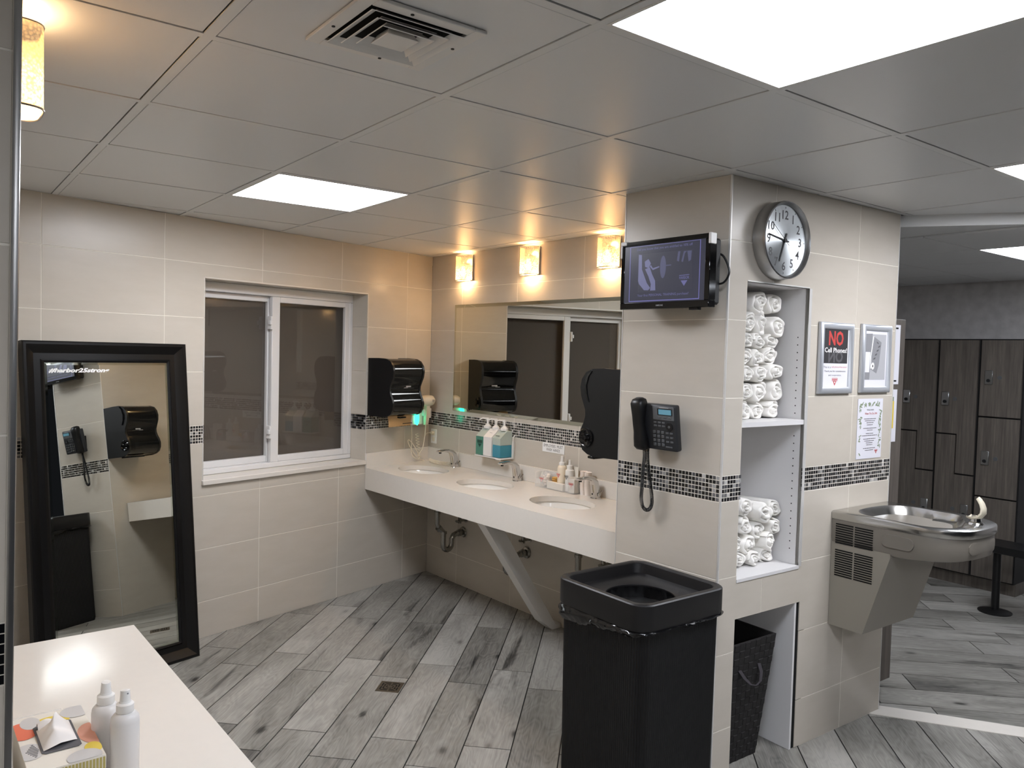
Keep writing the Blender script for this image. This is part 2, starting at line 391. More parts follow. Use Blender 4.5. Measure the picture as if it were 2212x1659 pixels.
def cut(rect, holes):
    """rectangle minus rectangles -> list of rectangles"""
    rs = [rect]
    for hx0, hx1, hz0, hz1 in holes:
        out = []
        for x0, x1, z0, z1 in rs:
            if hx1 <= x0 or hx0 >= x1 or hz1 <= z0 or hz0 >= z1: out.append((x0, x1, z0, z1)); continue
            if hz0 > z0: out.append((x0, x1, z0, hz0))
            if hz1 < z1: out.append((x0, x1, hz1, z1))
            zz0, zz1 = max(z0, hz0), min(z1, hz1)
            if hx0 > x0: out.append((x0, hx0, zz0, zz1))
            if hx1 < x1: out.append((hx1, x1, zz0, zz1))
        rs = [r for r in out if r[1] - r[0] > 1e-4 and r[3] - r[2] > 1e-4]
    return rs
TILE = {}
def tile_at(parent, pieces, g=.0015):
    x0 = min(p[0] for p in pieces); z0 = min(p[2] for p in pieces); x1 = max(p[1] for p in pieces); z1 = max(p[3] for p in pieces)
    if x1 - x0 < .012 or z1 - z0 < .012: return
    if len(pieces) == 1:
        k = (round(x1 - x0, 4), round(z1 - z0, 4))
        if k not in TILE:
            b = MB(); w_, h_ = k[0] - 2 * g, k[1] - 2 * g; c = .001
            f = [(g, 0.004, g), (g + w_, .004, g), (g + w_, .004, g + h_), (g, .004, g + h_), (g, c, g), (g + w_, c, g), (g + w_, c, g + h_), (g, c, g + h_),
                 (g + c, 0, g + c), (g + w_ - c, 0, g + c), (g + w_ - c, 0, g + h_ - c), (g + c, 0, g + h_ - c)]
            v = [b.bm.verts.new(p) for p in f]
            for a in (0, 4):
                for i in range(4): b.bm.faces.new((v[a + i], v[a + (i + 1) % 4], v[a + 4 + (i + 1) % 4], v[a + 4 + i]))
            b.bm.faces.new(v[8:12])
            TILE[k] = b.mesh('wall_tile')
        me = TILE[k]
    else:
        b = MB()
        for p in pieces:
            gx0 = g if abs(p[0] - x0) < 1e-5 else 0; gx1 = g if abs(p[1] - x1) < 1e-5 else 0
            gz0 = g if abs(p[2] - z0) < 1e-5 else 0; gz1 = g if abs(p[3] - z1) < 1e-5 else 0
            b.quadbox(p[0] - x0 + gx0, p[1] - x0 - gx1, 0, .004, p[2] - z0 + gz0, p[3] - z0 - gz1)
        me = b.mesh('wall_tile', merge=False)
    link('wall_tile', me, 'tile', parent, (x0, 0, z0))
def tiles(parent, x0, x1, joints, holes=(), rows=ROWS):
    xs = [x0] + [j for j in sorted(joints) if x0 + .01 < j < x1 - .01] + [x1]
    for a, b in zip(xs, xs[1:]):
        for z0, z1 in rows:
            p = cut((a, b, z0, z1), holes)
            if p: tile_at(parent, p)
def mosaic(parent, x0, x1, holes=(), pitch=.01633, mtx=None):
    n = max(1, round((x1 - x0) / pitch)); px = (x1 - x0) / n; b = MB(); pz = (ZT - ZB) / 6; g = .0017
    for i in range(n):
        for k in range(6):
            a, c = x0 + i * px, ZB + k * pz
            if any(h[0] < a + px / 2 < h[1] and h[2] < c + pz / 2 < h[3] for h in holes): continue
            j = random.uniform(-.0006, .0001)
            b.quadbox(a + g, a + px - g, j, .003, c + g, c + pz - g)
    part('mosaic_band', b, 'mosaic', parent, mtx, smooth=None, kind='stuff')
def slab(x0, x1, z0, z1, holes, y0, y1, b=None):
    b = b or MB()
    for r in cut((x0, x1, z0, z1), holes): b.box(r[0], r[1], y0, y1, r[2], r[3])
    return b

# ================================================================== room shell
# window wall (left)
SW0, SW1, WZ0, WZ1 = .623, 1.816, .862, 1.992
hA = [(-SW1, -SW0, WZ0, WZ1)]
wl = struct('wall_left', slab(-3.25, 0, 0, ZC, hA, .0009, .21), 'grout', A)
tiles(wl, -3.25, 0, [-(.252 + .5975 * k) for k in range(6)], hA)
mosaic(wl, -3.25, 0, hA)
# reveal tiles around the window opening (right jamb, left jamb, head)
def reveal(parent, x, side, z0, z1, depth):
    for a, b in zip([z0, ZB, ZT, 1.4786, 1.7731], [ZB, ZT, 1.4786, 1.7731, z1]):
        m = MB().box(min(x, x + side * .004), max(x, x + side * .004), .001, depth, a + .0012, b - .0012)
        if abs(a - ZB) < 1e-6:
            m = MB()
            for i in range(9):
                for k in range(6):
                    pz = (ZT - ZB) / 6; d = depth / 9
                    m.box(min(x, x + side * .004), max(x, x + side * .004), i * d + .0012, (i + 1) * d - .0012, ZB + k * pz + .0012, ZB + (k + 1) * pz - .0012)
            part('mosaic_return', m, 'mosaic', parent, smooth=None, kind='stuff')
        else: part('reveal_tile', m, 'tile', parent, smooth=None)
reveal(wl, -SW0, -1, WZ0, WZ1, .165); reveal(wl, -SW1, 1, WZ0, WZ1, .165)
part('reveal_tile', MB().box(-SW1, -SW0, .001, .165, WZ1 - .004, WZ1), 'tile', wl, smooth=None)
for x in (-SW0 + .002, -SW1 - .002):
    part('edge_strip', MB().box(x - .002, x + .002, -.0012, .004, WZ0, WZ1), 'trim', wl, smooth=None)
part('edge_strip', MB().box(-SW1, -SW0, -.0012, .004, WZ1, WZ1 + .004), 'trim', wl, smooth=None)
# mirror wall (back)
wb = struct('wall_back', slab(0, 2.56, 0, ZC, [], .0009, .15), 'grout', Bf)
tiles(wb, 0, 2.55, [.377 + .5925 * k for k in range(5)]); mosaic(wb, 0, 2.55)
# pillar: phone face, its hidden left return, and the clock wall
PW = .522
wc = struct('wall_center', slab(-PW, 0, 0, ZC, [], .0009, .09), 'grout', Pf)
tiles(wc, -PW, -.004, []); mosaic(wc, -PW, -.006)
part('edge_strip', MB().box(-.004, .0035, -.002, .004, 0, ZC), 'trim', wc, smooth=None)
part('edge_strip', MB().box(-PW - .003, -PW, -.0015, .004, 0, ZC), 'trim', wc, smooth=None)
part('return_panel', MB().box(-PW - .001, -PW + .06, .004, .74, 0, ZC), 'tile', wc, smooth=None)
CW = 1.1925
hC = [(.112, .512, .772, 1.921), (.112, .532, -.01, .622)]
wr = struct('wall_right', slab(.0035, CW, 0, ZC, [hC[0], (.112, .572, -.01, .622)], .0009, .016), 'grout', Cf)
tiles(wr, .004, CW, [.2735, .8655], hC); mosaic(wr, .005, CW, hC)
part('core', slab(.0035, CW, 0, ZC, [(.10, .545, .76, 1.935), (.10, .575, -.01, .634)], .016, .42), 'grout', wr, smooth=None)
part('edge_strip', MB().box(.512, .530, -.0012, .006, .772, 1.921).box(.112, .512, -.0012, .004, 1.921, 1.926), 'trim', wr, smooth=None)
part('edge_strip', MB().box(CW - .003, CW + .0015, -.0015, .42, 0, ZC), 'trim', wr, smooth=None)
# near wall: end face (towards the camera) and the vanity face
NX, NY = 3.516, -2.8795
NE = T(0, 0, 1.45) @ FR((NX, NY + .0015), (0., 1.)) @ RY(.6) @ T(0, 0, -1.45)        # end face looks +x ; local x = +y, so the wall runs to negative local x
NV = FR((NX, NY), (-1., 0.))       # vanity face looks +y ; local x runs towards -x
wn = struct('wall_near', MB().box(-1.9, -.0, .0009, .1, 0, ZC), 'grout', NE)
tiles(wn, -1.9, -.0085, [-.60, -1.19, -1.78])
mosaic(wn, -1.9, -.075)
for i in range(4):                 # the first mosaic columns stand large beside the camera
    for k in range(6):
        pz = (ZT - ZB) / 6
        part('mosaic_tile', MB().quadbox(-.0092 - (i + 1) * .0165 + .001, -.0092 - i * .0165 - .001, 0, .003, ZB + k * pz + .001, ZB + (k + 1) * pz - .001), 'mosaic', wn, smooth=None)
part('edge_strip', MB().prism([(-.0085, .004), (-.0085, -.001), (-.004, -.0028), (.001, -.0025), (.0025, .001), (.0025, .012), (-.001, .012)], 0, ZC, 'z'), 'alu', wn, smooth=30)
wv = struct('wall_vanity', MB().box(.003, 2.68, .0009, .1, 0, ZC), 'grout', NV)
tiles(wv, .003, 2.68, [.3, .8975, 1.495, 2.09]); mosaic(wv, .003, 2.68)
# walls behind and beside the camera close the room
we = struct('wall_east', MB().box(-8.2, 0, 0, .12, 0, ZC), 'tile', FR((7.0, -4.75), (0., -1.)) @ T(0, 0, 0))
we.matrix_world = FR((7.0, 3.47), (0., -1.)); 
wre = struct('wall_rear', MB().box(0, 3.5, 0, .12, 0, ZC), 'tile', FR((7.0, -4.75), (-1., 0.)))

# ---------------- window
wd = thing('window_1', None, None, A); wd['kind'] = 'structure'
YF = .150
x0, x1 = -SW1, -SW0; z0, z1 = .882, WZ1 - .004
fb = MB()
fb.box(x0 + .004, x1 - .004, YF - .01, .21, z1 - .055, z1, .003).box(x0 + .004, x1 - .004, YF - .01, .21, z0, z0 + .03, .003)
fb.box(x0 + .004, x0 + .03, YF - .01, .21, z0 + .03, z1 - .055, .003).box(x1 - .03, x1 - .004, YF - .01, .21, z0 + .03, z1 - .055, .003)
part('frame', fb, 'upvc', wd)
xm = -1.225
def sash(xa, xb, y, wst, wr_):
    b = MB(); za, zb = z0 + .03, z1 - .055
    b.box(xa, xa + wst, y, y + .028, za, zb, .003).box(xb - wr_, xb, y, y + .028, za, zb, .003)
    b.box(xa + wst, xb - wr_, y, y + .028, za, za + .04, .003).box(xa + wst, xb - wr_, y, y + .028, zb - .035, zb, .003)
    s_ = part('sash', b, 'upvc', wd)
    part('pane', MB().box(xa + wst - .003, xb - wr_ + .003, y + .012, y + .016, za + .037, zb - .032), 'glass', s_, smooth=None)
    return s_
def glass():
    q = N('window_glass'); b = q.b
    b.inputs['Base Color'].default_value = (.92, .92, .9, 1); b.inputs['Roughness'].default_value = .0
    tr = q.n('ShaderNodeBsdfTransparent'); gl = q.n('ShaderNodeBsdfGlossy'); gl.inputs['Roughness'].default_value = 0.0
    fz = q.n('ShaderNodeFresnel'); fz.inputs[0].default_value = 1.75
    ge = q.n('ShaderNodeNewGeometry'); ff_ = q.math('MULTIPLY', fz.outputs[0], q.math('SUBTRACT', 1., ge.outputs['Backfacing']))
    mx = q.n('ShaderNodeMixShader'); q.l(ff_, mx.inputs[0]); q.l(tr.outputs[0], mx.inputs[1]); q.l(gl.outputs[0], mx.inputs[2]); q.l(mx.outputs[0], q.out.inputs[0])
    return q.m
M['glass'] = glass()
sash(x0 + .02, xm - .02, YF + .034, .03, .03)
s2 = sash(xm - .045, x1 - .02, YF - .004, .058, .045)
for zz in (1.77, 1.10):
    part('latch', MB().box(xm - .062, xm - .046, YF - .016, YF + .02, zz - .04, zz + .04, .003).box(xm - .072, xm - .055, YF - .022, YF + .0, zz - .012, zz + .016, .003), 'upvc', wd)
part('sill', MB().box(x0 - .008, x1 - .002, -.016, YF + .01, .853, .881, .003), 'quartz', wd)
part('backing', MB().box(x0, x1, .215, .22, z0 - .02, z1), 'night', wd, smooth=None)

# ---------------- floor
def clip(poly, hp):
    """clip polygon by half plane n.p >= d"""
    (nx, ny), d = hp; out = []
    for i, p in enumerate(poly):
        q = poly[(i + 1) % len(poly)]; a = nx * p[0] + ny * p[1] - d; b = nx * q[0] + ny * q[1] - d
        if a >= 0: out.append(p)
        if (a >= 0) != (b >= 0):
            t = a / (a - b); out.append((p[0] + (q[0] - p[0]) * t, p[1] + (q[1] - p[1]) * t))
    return out
hA2 = math.hypot(1, tA); hB = math.hypot(1, tB)
thd = (.8228, .5683)                                   # threshold direction
thn = (-.5683, .8228)                                  # towards the locker room
th0 = thn[0] * 3.129 + thn[1] * .524 + .004; th1 = th0 + .108
R1 = [((1 / hA2, tA / hA2), .0), ((tB / hB, -1 / hB), .0), ((-1, 0), -2.6), ((0, 1), -3.05)]
R2 = [((1, 0), 2.6), ((-1, 0), -7.0), ((0, 1), -4.75), ((-thn[0], -thn[1]), -th0)]
R3 = [(thn, th1), ((-tB / hB, 1 / hB), .16), ((1, 0), 1.2), ((-1, 0), -7.0), ((0, -1), -3.465)]
fl = struct('floor', MB().box(-.25, 7.1, -4.8, 3.6, -.06, -.0032), 'floorgrout')
PLANKS = {}
def plank_field(ax, al, off, pitch, L, joints, regions, test, limit):
    """ax = across unit vector, al = along unit vector"""
    ang = math.atan2(al[1], al[0]); cnt = 0; g = .0026
    for k in range(-40, 60):
        a0 = off + pitch * k
        for m in range(-16, 16):
            c0 = joints[k % 2] + L * m
            loc = [(g, g), (L - g, g), (L - g, pitch - g), (g, pitch - g)]
            # local x along al, local y along ax (left-handed pairs handled by explicit mapping)
            P0 = (ax[0] * a0 + al[0] * c0, ax[1] * a0 + al[1] * c0)
            cx, cy = P0[0] + ax[0] * pitch / 2 + al[0] * L / 2, P0[1] + ax[1] * pitch / 2 + al[1] * L / 2
            if not test(cx, cy): continue
            wp = [(P0[0] + al[0] * u + ax[0] * v, P0[1] + al[1] * u + ax[1] * v) for u, v in loc]
            polys = []
            for R in regions:
                q = wp
                for h in R:
                    q = clip(q, h)
                    if len(q) < 3: break
                if len(q) >= 3:
                    ar = abs(sum(q[i][0] * q[(i + 1) % len(q)][1] - q[(i + 1) % len(q)][0] * q[i][1] for i in range(len(q)))) / 2
                    if ar > 4e-4: polys.append((q, ar))
            if not polys: continue
            if not in_view(cx, cy):
                for q, _ in polys: REST.prism(q, -.004, 0, 'z')
                continue
            cnt += 1
            c_, s_ = math.cos(ang), math.sin(ang)
            def loc2(p): dx, dy = p[0] - cx, p[1] - cy; return (dx * c_ + dy * s_, -dx * s_ + dy * c_)
            full = len(polys) == 1 and polys[0][1] > .999 * (L - 2 * g) * (pitch - 2 * g)
            key = (L, pitch)
            if full and key in PLANKS: me = PLANKS[key]
            else:
                b = MB()
                for q, _ in polys:
                    q = [loc2(p) for p in q]; n = len(q)
                    ctr = (sum(p[0] for p in q) / n, sum(p[1] for p in q) / n)
                    ins = []
                    for p in q:
                        d = math.hypot(p[0] - ctr[0], p[1] - ctr[1]); t = max(0, 1 - .0012 / max(d, .01)); ins.append((ctr[0] + (p[0] - ctr[0]) * t, ctr[1] + (p[1] - ctr[1]) * t))
                    b.prism(q, -.004, 0., 'z')
                me = b.mesh('floor_plank')
                if full: PLANKS[key] = me
            link('floor_plank', me, 'plank', fl, T(cx, cy, 0) @ Matrix.Rotation(ang, 4, 'Z'))
    return cnt
RM = camo.rotation_euler.to_matrix().transposed(); REST = MB()
def in_view(x, y):
    p = RM @ (Vector((x, y, 0)) - camo.location)
    if p.z > -.3: return False
    u, v = p.x / -p.z * 1702.6 + 1106, 829.5 - p.y / -p.z * 1702.6
    if x < 3.516 and y < -2.75: return False
    return -150 < u < 2350 and v < 1900
def in_main(x, y):
    if x < 3.35 and y < -3.0: return False
    if y < -4.0 or x > 5.6: return False
    return True
n1 = plank_field((.70340, .71079), (-.71079, .70340), -.017, .1977, .7975, (-.0945, -.287), [R1, R2], in_main, 295)
n2 = plank_field((-.70711, .70711), (.70711, .70711), -1.9025, .1977, .7975, (.4975, .27), [R3], lambda x, y: 1.3 < x < 5.6, 200)
link('floor_planks', REST.mesh('floor_planks', None, merge=False), 'plank', fl, kind='stuff')
print('PLANKS', n1, n2)
# marble threshold, one long strip
tb = MB(); q0 = (3.129 - thd[0] * .02, .524 - thd[1] * .02)
tp = [(q0[0], q0[1]), (q0[0] + thd[0] * 4.2, q0[1] + thd[1] * 4.2), (q0[0] + thd[0] * 4.2 + thn[0] * .108, q0[1] + thd[1] * 4.2 + thn[1] * .108), (q0[0] + thn[0] * .108, q0[1] + thn[1] * .108)]
tb.prism([(p[0] - q0[0], p[1] - q0[1]) for p in tp], -.004, .003, 'z')
struct('trim_1', tb, 'quartz', T(q0[0], q0[1], 0))
# floor drain set into the planks
dr = thing('floor_drain', 'square bronze floor drain grate set into the grey wood-look planks', 'drain', T(1.640, -1.180, 0) @ RZ(45.3))
db = MB().box(-.058, .058, -.058, .058, -.003, .0015, .001)
part('frame', db, mat('bronze_grate', (96, 86, 72), .4, metal=.6), dr)
hb = MB()
def slot(a, b, c, d): hb.box(a, b, c, d, .0012, .0019)
for s_ in (-1, 1):
    for t_ in (-1, 1):
        slot(min(s_ * .004, s_ * .036), max(s_ * .004, s_ * .036), t_ * .040 - .003, t_ * .040 + .003)
        slot(t_ * .040 - .003, t_ * .040 + .003, min(s_ * .004, s_ * .036), max(s_ * .004, s_ * .036))
        slot(min(s_ * .004, s_ * .026), max(s_ * .004, s_ * .026), t_ * .028 - .003, t_ * .028 + .003)
        slot(t_ * .028 - .0035, t_ * .028 + .0035, min(s_ * .004, s_ * .022), max(s_ * .004, s_ * .022))
        slot(s_ * .015 - .004, s_ * .015 + .004, t_ * .006 - .003, t_ * .006 + .003); slot(s_ * .006 - .003, s_ * .006 + .003, t_ * .016 - .003, t_ * .016 + .003)
part('slots', hb, 'darkhole', dr, smooth=None, kind='stuff')

# ---------------- ceiling
GX, GY, GS = 3.7403315, -2.4844695, .6096
ce = struct('ceiling', MB().box(-.25, 7.1, -4.8, 1.9, ZC + .03, ZC + .06), 'gap')
lightcells = {(1, 0), (1, 4), (4, 0), (1, -4), (-2, -4)}
LP = {}
hw = .0125
ctile = None
for i in range(-4, 6):
    for j in range(-5, 8):
        y0, x1_ = GY + GS * i, GX - GS * (j - 1) ; x0_ = GX - GS * j
        # cell (i,j): y0..y0+GS, x0_..x0_+GS
        cx, cy = x0_ + GS / 2, y0 + GS / 2
        if x0_ > 6.95 or y0 > 1.6 or cx < -.3: continue
        if (i, j) in lightcells: continue
        if x0_ < 2.5 and y0 > .12 : continue
        if cx > 2.6 and thn[0] * cx + thn[1] * cy > th0 + .45: continue
        if cx < 3.4 and cy < -3.3: continue
        if (1. * (x0_ + GS) + tA * (y0 + GS)) / hA2 < 0: continue
        if ctile is None:
            e = GS - 2 * hw - .006
            ctile = MB().box(-e / 2, e / 2, -e / 2, e / 2, .001, .012, .001).mesh('ceiling_tile')
        link('ceiling_tile', ctile, 'ceil', ce, (cx, cy, ZC + random.uniform(0, .0012)))
for k in range(-4, 7):
    y = GY + GS * k
    if -4.7 < y < 1.7: part('grid_tee', MB().box(-.2, 7., y - hw, y + hw, ZC, ZC + .003).box(-.2, 7., y - .002, y + .002, ZC + .003, ZC + .03), 'tee', ce, smooth=None)
for k in range(-5, 7):
    x = GX - GS * k
    if -.1 < x < 6.95: part('grid_tee', MB().box(x - hw, x + hw, -4.75, 1.7, ZC + .0002, ZC + .0032).box(x - .002, x + .002, -4.75, 1.7, ZC + .003, ZC + .03), 'tee', ce, smooth=None)
def ceil_light(cx, cy, z, label, m, half=.288):
    t = thing('ceiling_light', label, 'ceiling light', T(cx, cy, z), 'flat panel lights in the ceiling grid')
    e = half; b = MB()
    for (a, c, d, f) in ((-e - .009, e + .009, -e - .009, -e), (-e - .009, e + .009, e, e + .009), (-e - .009, -e, -e, e), (e, e + .009, -e, e)): b.box(a, c, d, f, -.001, .02)
    part('frame', b, 'white', t, smooth=None); part('diffuser', MB().box(-e, e, -e, e, .002, .012), m, t, smooth=None)
    return t
def cell(i, j): return GX - GS * j + GS / 2, GY + GS * i + GS / 2
ceil_light(*cell(1, 0), ZC, 'largest square light panel, cut off by the top edge of the photo', 'panel_n')
ceil_light(*cell(1, 4), ZC, 'square light panel left of centre, nearest the window wall', 'panel')
ceil_light(*cell(4, 0), ZC, 'sliver of a light panel at the right edge, upper of the two there', 'panel')
for ij in ((1, -4), (-2, -4)):  # unseen panels added behind the camera as fill light
    ceil_light(*cell(*ij), ZC, 'added square fill light panel behind the camera, ' + ('level with the large one' if ij[0] == 1 else 'nearest the rear wall'), 'panel')
# return air diffuser
vt = thing('ceiling_vent', 'white square louvred air diffuser in the ceiling at the top', 'vent', T(3.418, -2.176, ZC))
vb = MB(); e0, e1 = .143, .112
for a, b, c, d in ((-e0, e0, -e0, -e1), (-e0, e0, e1, e0), (-e0, -e1, -e1, e1), (e1, e0, -e1, e1)): vb.box(a, b, c, d, -.008, .0, .0015)
part('flange', vb, 'white', vt)
part('plenum', MB().box(-e1, e1, -e1, e1, -.0005, .0003), 'darkhole', vt, smooth=None)
for k, (a, c) in enumerate(((.110, .090), (.086, .066), (.062, .044))):
    def rng(r, z): return [(-r, -r, z), (r, -r, z), (r, r, z), (-r, r, z)]
    lv = MB(); lv.loft([rng(c, -.001), rng(c - .002, -.002), rng(a - .002, -.014 - .002 * k), rng(a, -.013 - .002 * k)][::1], cap=False)
    part('louvre', lv, 'white', vt, smooth=None)
def rng(r, z): return [(-r, -r, z), (r, -r, z), (r, r, z), (-r, r, z)]
part('centre_cone', MB().loft([rng(.028, -.002), rng(.038, -.018), rng(.036, -.019)]), 'white', vt, smooth=None)
for (x, y) in ((-.128, 0.03), (.128, -.03), (.03, .128), (-.03, -.128)):
    part('screw', MB().lathe([(.004, -.0095), (.004, -.008)], 8, (x, y, 0)), 'blackmatte', vt, smooth=None)

# ---------------- locker room beyond the threshold
ZL = 2.256
lc = struct('ceiling_locker_room', MB().prism([(1.2, .2), (3.0, .5), (3.10, .632), (7.0, 3.326), (7.0, 3.55), (1.2, 3.55)], ZL + .012, ZL + .018, 'z'), 'gap')
part('soffit', MB().prism([(3.05, .597), (7.0, 3.326), (7.0, 3.36), (3.05, .631)], ZL - .001, ZC + .002, 'z'), 'ceil', lc, smooth=None)
lt = None
for i in range(-4, 8):
    for j in range(-1, 6):
        cx, cy = 3.02 + .305 + .61 * i, 1.634 + .305 + .61 * (j - 1)
        if (i, j) == (0, 1): continue
        if thn[0] * cx + thn[1] * cy < th1 + .36 or cy > 3.3 or cx > 6.6 or cx < 1.4: 
            continue
        if lt is None: lt = MB().box(-.301, .301, -.301, .301, 0, .01, .0015).mesh('ceiling_tile')
        link('ceiling_tile', lt, 'ceil', lc, (cx, cy, ZL))
part('infill', MB().prism([(2.6, .45), (3.08, .62), (7.0, 3.33), (7.0, 3.5), (2.6, 3.5)], ZL + .0105, ZL + .0118, 'z'), 'ceil', lc, smooth=None)
ceil_light(3.325, 1.94, ZL, 'light panel at the right edge above the lockers, lower of the two there', 'panel_l', .296)
struct('wall_locker_room', MB().box(0, 6.0, 0, .1, 0, ZC + .02), 'lockerwall', FR((1.1, 3.475), (1., 0.)))
wlw = struct('wall_locker_west', MB().box(0, 3.3, 0, .1, 0, ZC), 'lockerwall', FR((1.2, .25), (0., 1.)))
LKX = 2.039; LKY = 3.466                      # far lockers: local x=0 at LKX
def locker_col(u0, kind, label):
    t = thing('locker', label, 'locker', T(LKX + u0, LKY, 0), 'dark wood-look lockers along the far wall')
    part('carcass', MB().box(.0005, .2875, -.33, 0, .09, 1.815), 'lockergap', t, smooth=None); part('toe_kick', MB().box(.0005, .2875, -.30, 0, 0, .09), 'locker', t, smooth=None)
    F = -.33
    g = .0105; wcol = .288
    def door(poly, lock, plate):
        d = part('door', MB().prism(poly, F - .016, F, 'y'), 'locker', t, smooth=None)
        lk = MB().box(lock[0] - .026, lock[0] + .026, F - .026, F - .016, lock[1] - .05, lock[1] + .05, .003)
        l = part('lock', lk, 'alu', d)
        part('thumb_turn', MB().lathe([(.012, F - .036), (.012, F - .026)], 10, (lock[0], 0, lock[1] - .022), axis='y'), 'blackmatte', d)
        part('number_disc', MB().lathe([(.015, F - .019), (.015, F - .016)], 14, (plate[0], 0, plate[1]), axis='y'), 'key', d)
    if kind == 'z':
        m_ = .152
        door([(g, 1.806), (g, 1.116), (m_ + .003, 1.116), (m_ + .003, .826), (wcol - g, .826), (wcol - g, 1.806)], (.064, 1.372), (.13, 1.372))
        door([(g, 1.105), (m_ - .006, 1.105), (m_ - .006, .814), (wcol - g, .814), (wcol - g, .1), (g, .1)], (.232, .553), (.15, .56))
    else:
        for za, zb, zl in ((1.262, 1.806, 1.540), (.687, 1.25, .962), (.1, .676, .387)):
            door([(g, za), (wcol - g, za), (wcol - g, zb), (g, zb)], (.068, zl), (.136, zl))
    return t
LKC = [(-.449, '3', 'three-tier locker column at the left end, half hidden by the clock wall corner'),
       (-.161, 'z', 'Z-shaped two-door locker column, left one of the pair'),
       (.126, 'z', 'Z-shaped two-door locker column just behind the fountain spout, right one of the pair'),
       (.414, '3', 'three-tier locker column at the right edge of the photo')]
for u, k, lb in LKC: locker_col(u, k, lb)
LKY0 = LKY
# end panel of the near locker bank with notices taped on it
lp = thing('locker_end_panel', 'dark wood-look end panel of the locker bank behind the clock wall', 'panel', Cf @ T(1.2, .06, 0))
part('panel_board', MB().box(.0, .197, 0, .04, .085, 1.835, .002), 'locker', lp)
part('toe_kick', MB().box(0, .11, .01, .05, 0, .085), 'lockergap', lp, smooth=None)
pp = thing('notice_sheet', 'white notice sheet taped to the dark locker end panel, upper one', 'notice', Cf @ T(1.2, .059, 1.525))
part('sheet', MB().box(-.0, .145, -.002, 0, 0, .282), 'paper', pp, smooth=None)
part('tape', MB().box(.095, .125, -.0026, -.002, .012, .020), 'print_black', pp, smooth=None); part('tape', MB().box(.095, .125, -.0026, -.002, .262, .270), 'print_black', pp, smooth=None)
part('letter_rows', MB().box(.085, .1, -.0025, -.002, .235, .245).box(.075, .09, -.0025, -.002, .13, .14).box(.08, .09, -.0025, -.002, .085, .1), 'print_grey', pp, smooth=None, kind='stuff')
pp = thing('notice_sheet', 'white and yellow notice sheet on the dark locker end panel, lower one', 'notice', Cf @ T(1.2, .059, 1.25))
part('sheet', MB().box(-.0, .140, -.002, 0, 0, .25), 'paper', pp, smooth=None)
part('yellow_block', MB().box(.01, .115, -.0025, -.002, .065, .195), 'print_yellow', pp, smooth=None)
nb = MB()
for k in range(9): nb.box(.05, .1 - .01 * (k % 3), -.003, -.0025, .075 + k * .0125, .078 + k * .0125)
part('letter_rows', nb, 'print_black', pp, smooth=None, kind='stuff')
part('green_block', MB().box(.06, .11, -.003, -.0025, .195, .215), 'print_green', pp, smooth=None)
ceil_light(5.46, 3.0, ZL, 'unseen fill light panel added to the locker room beyond the right edge of the photo', 'panel_l', .296)  # extra panel outside the view, added to raise the bounced light
# bench
bn = thing('bench', 'black slatless bench on a round pedestal in front of the far lockers', 'bench', T(2.80, 2.683, 0))
part('seat', MB().box(-.07, 1.6, -.125, .125, .415, .462, .004), 'black', bn)
part('pedestal', MB().lathe([(.024, .01), (.024, .415)], 16), 'black', bn)
part('base_plate', MB().lathe([(.10, 0), (.10, .006), (.06, .016), (.03, .022), (.0, .022)], 28), 'black', bn)

# ================================================================== objects on the mirror wall
# wall mirror
wm = thing('wall_mirror', 'wide mirror without a frame on the wall above the three sinks', 'mirror', Bf @ T(.298, 0, 1.212))
part('glass', MB().box(.022, 2.2, -.0065, -.001, .022, .716), 'mirror', wm, smooth=None)
eb = MB()
for (a, b, c, d) in (((0, 0), (2.222, 0), (2.2, .022), (.022, .022)), ((0, .738), (.022, .716), (2.2, .716), (2.222, .738)), ((0, 0), (.022, .022), (.022, .716), (0, .738)), ((2.222, 0), (2.222, .738), (2.2, .716), (2.2, .022))):
    def yy(p): return -.0065 if p[0] in (.022, 2.2) and p[1] in (.022, .716) else -.003
    eb.bm.faces.new([eb.bm.verts.new((p[0], yy(p), p[1])) for p in (a, b, c, d)])
part('bevel', eb, 'mirror_edge', wm, smooth=None)
# sconces
def sconce(mtx, label, wd_=.067, d=.070):
    t = thing('wall_sconce', label, 'wall lamp', mtx, 'hammered glass wall sconces')
    h = .172; n = 14
    prof = []
    for k in range(n + 1):
        a = PI * k / n; prof.append((-wd_ * math.copysign(abs(math.cos(a)) ** .45, math.cos(a)), -.012 - (d - .012) * math.sin(a) ** .55))
    sh = MB(); sh.grid(lambda u, v: (prof[int(round(u * n))][0], prof[int(round(u * n))][1], .004 + v * (h - .004)), n + 1, 7)
    part('shade', sh, 'shade', t)
    part('lower_rim', MB().tube([(p[0], p[1], .004) for p in prof], .0025, 6), 'alu', t); part('upper_rim', MB().tube([(p[0], p[1], h) for p in prof], .0022, 6), 'alu', t)
    part('back_plate', MB().box(-wd_ - .004, wd_ + .004, -.012, -.001, 0, h + .004, .003), 'alu', t)
    part('bulb', MB().lathe([(.0, .03), (.014, .034), (.021, .05), (.02, .066), (.012, .085), (.011, .1), (.0, .102)], 14, (0, -.038, 0)), mat('warm_bulb', (255, 240, 210), .4, emit=(255, 214, 150), es=14.) if 'bulb' not in M else M['bulb'], t)
    part('socket', MB().tube([(0, -.004, .118), (0, -.038, .118), (0, -.038, .098)], .009, 8), 'alu', t)
    return t
M['bulb'] = mat('warm_bulb', (255, 240, 210), .4, emit=(255, 214, 150), es=8.)
def bulb_light(mtx):
    for nm, z, dz in (('up', .108, 0), ('down', .03, 0)):
        pass
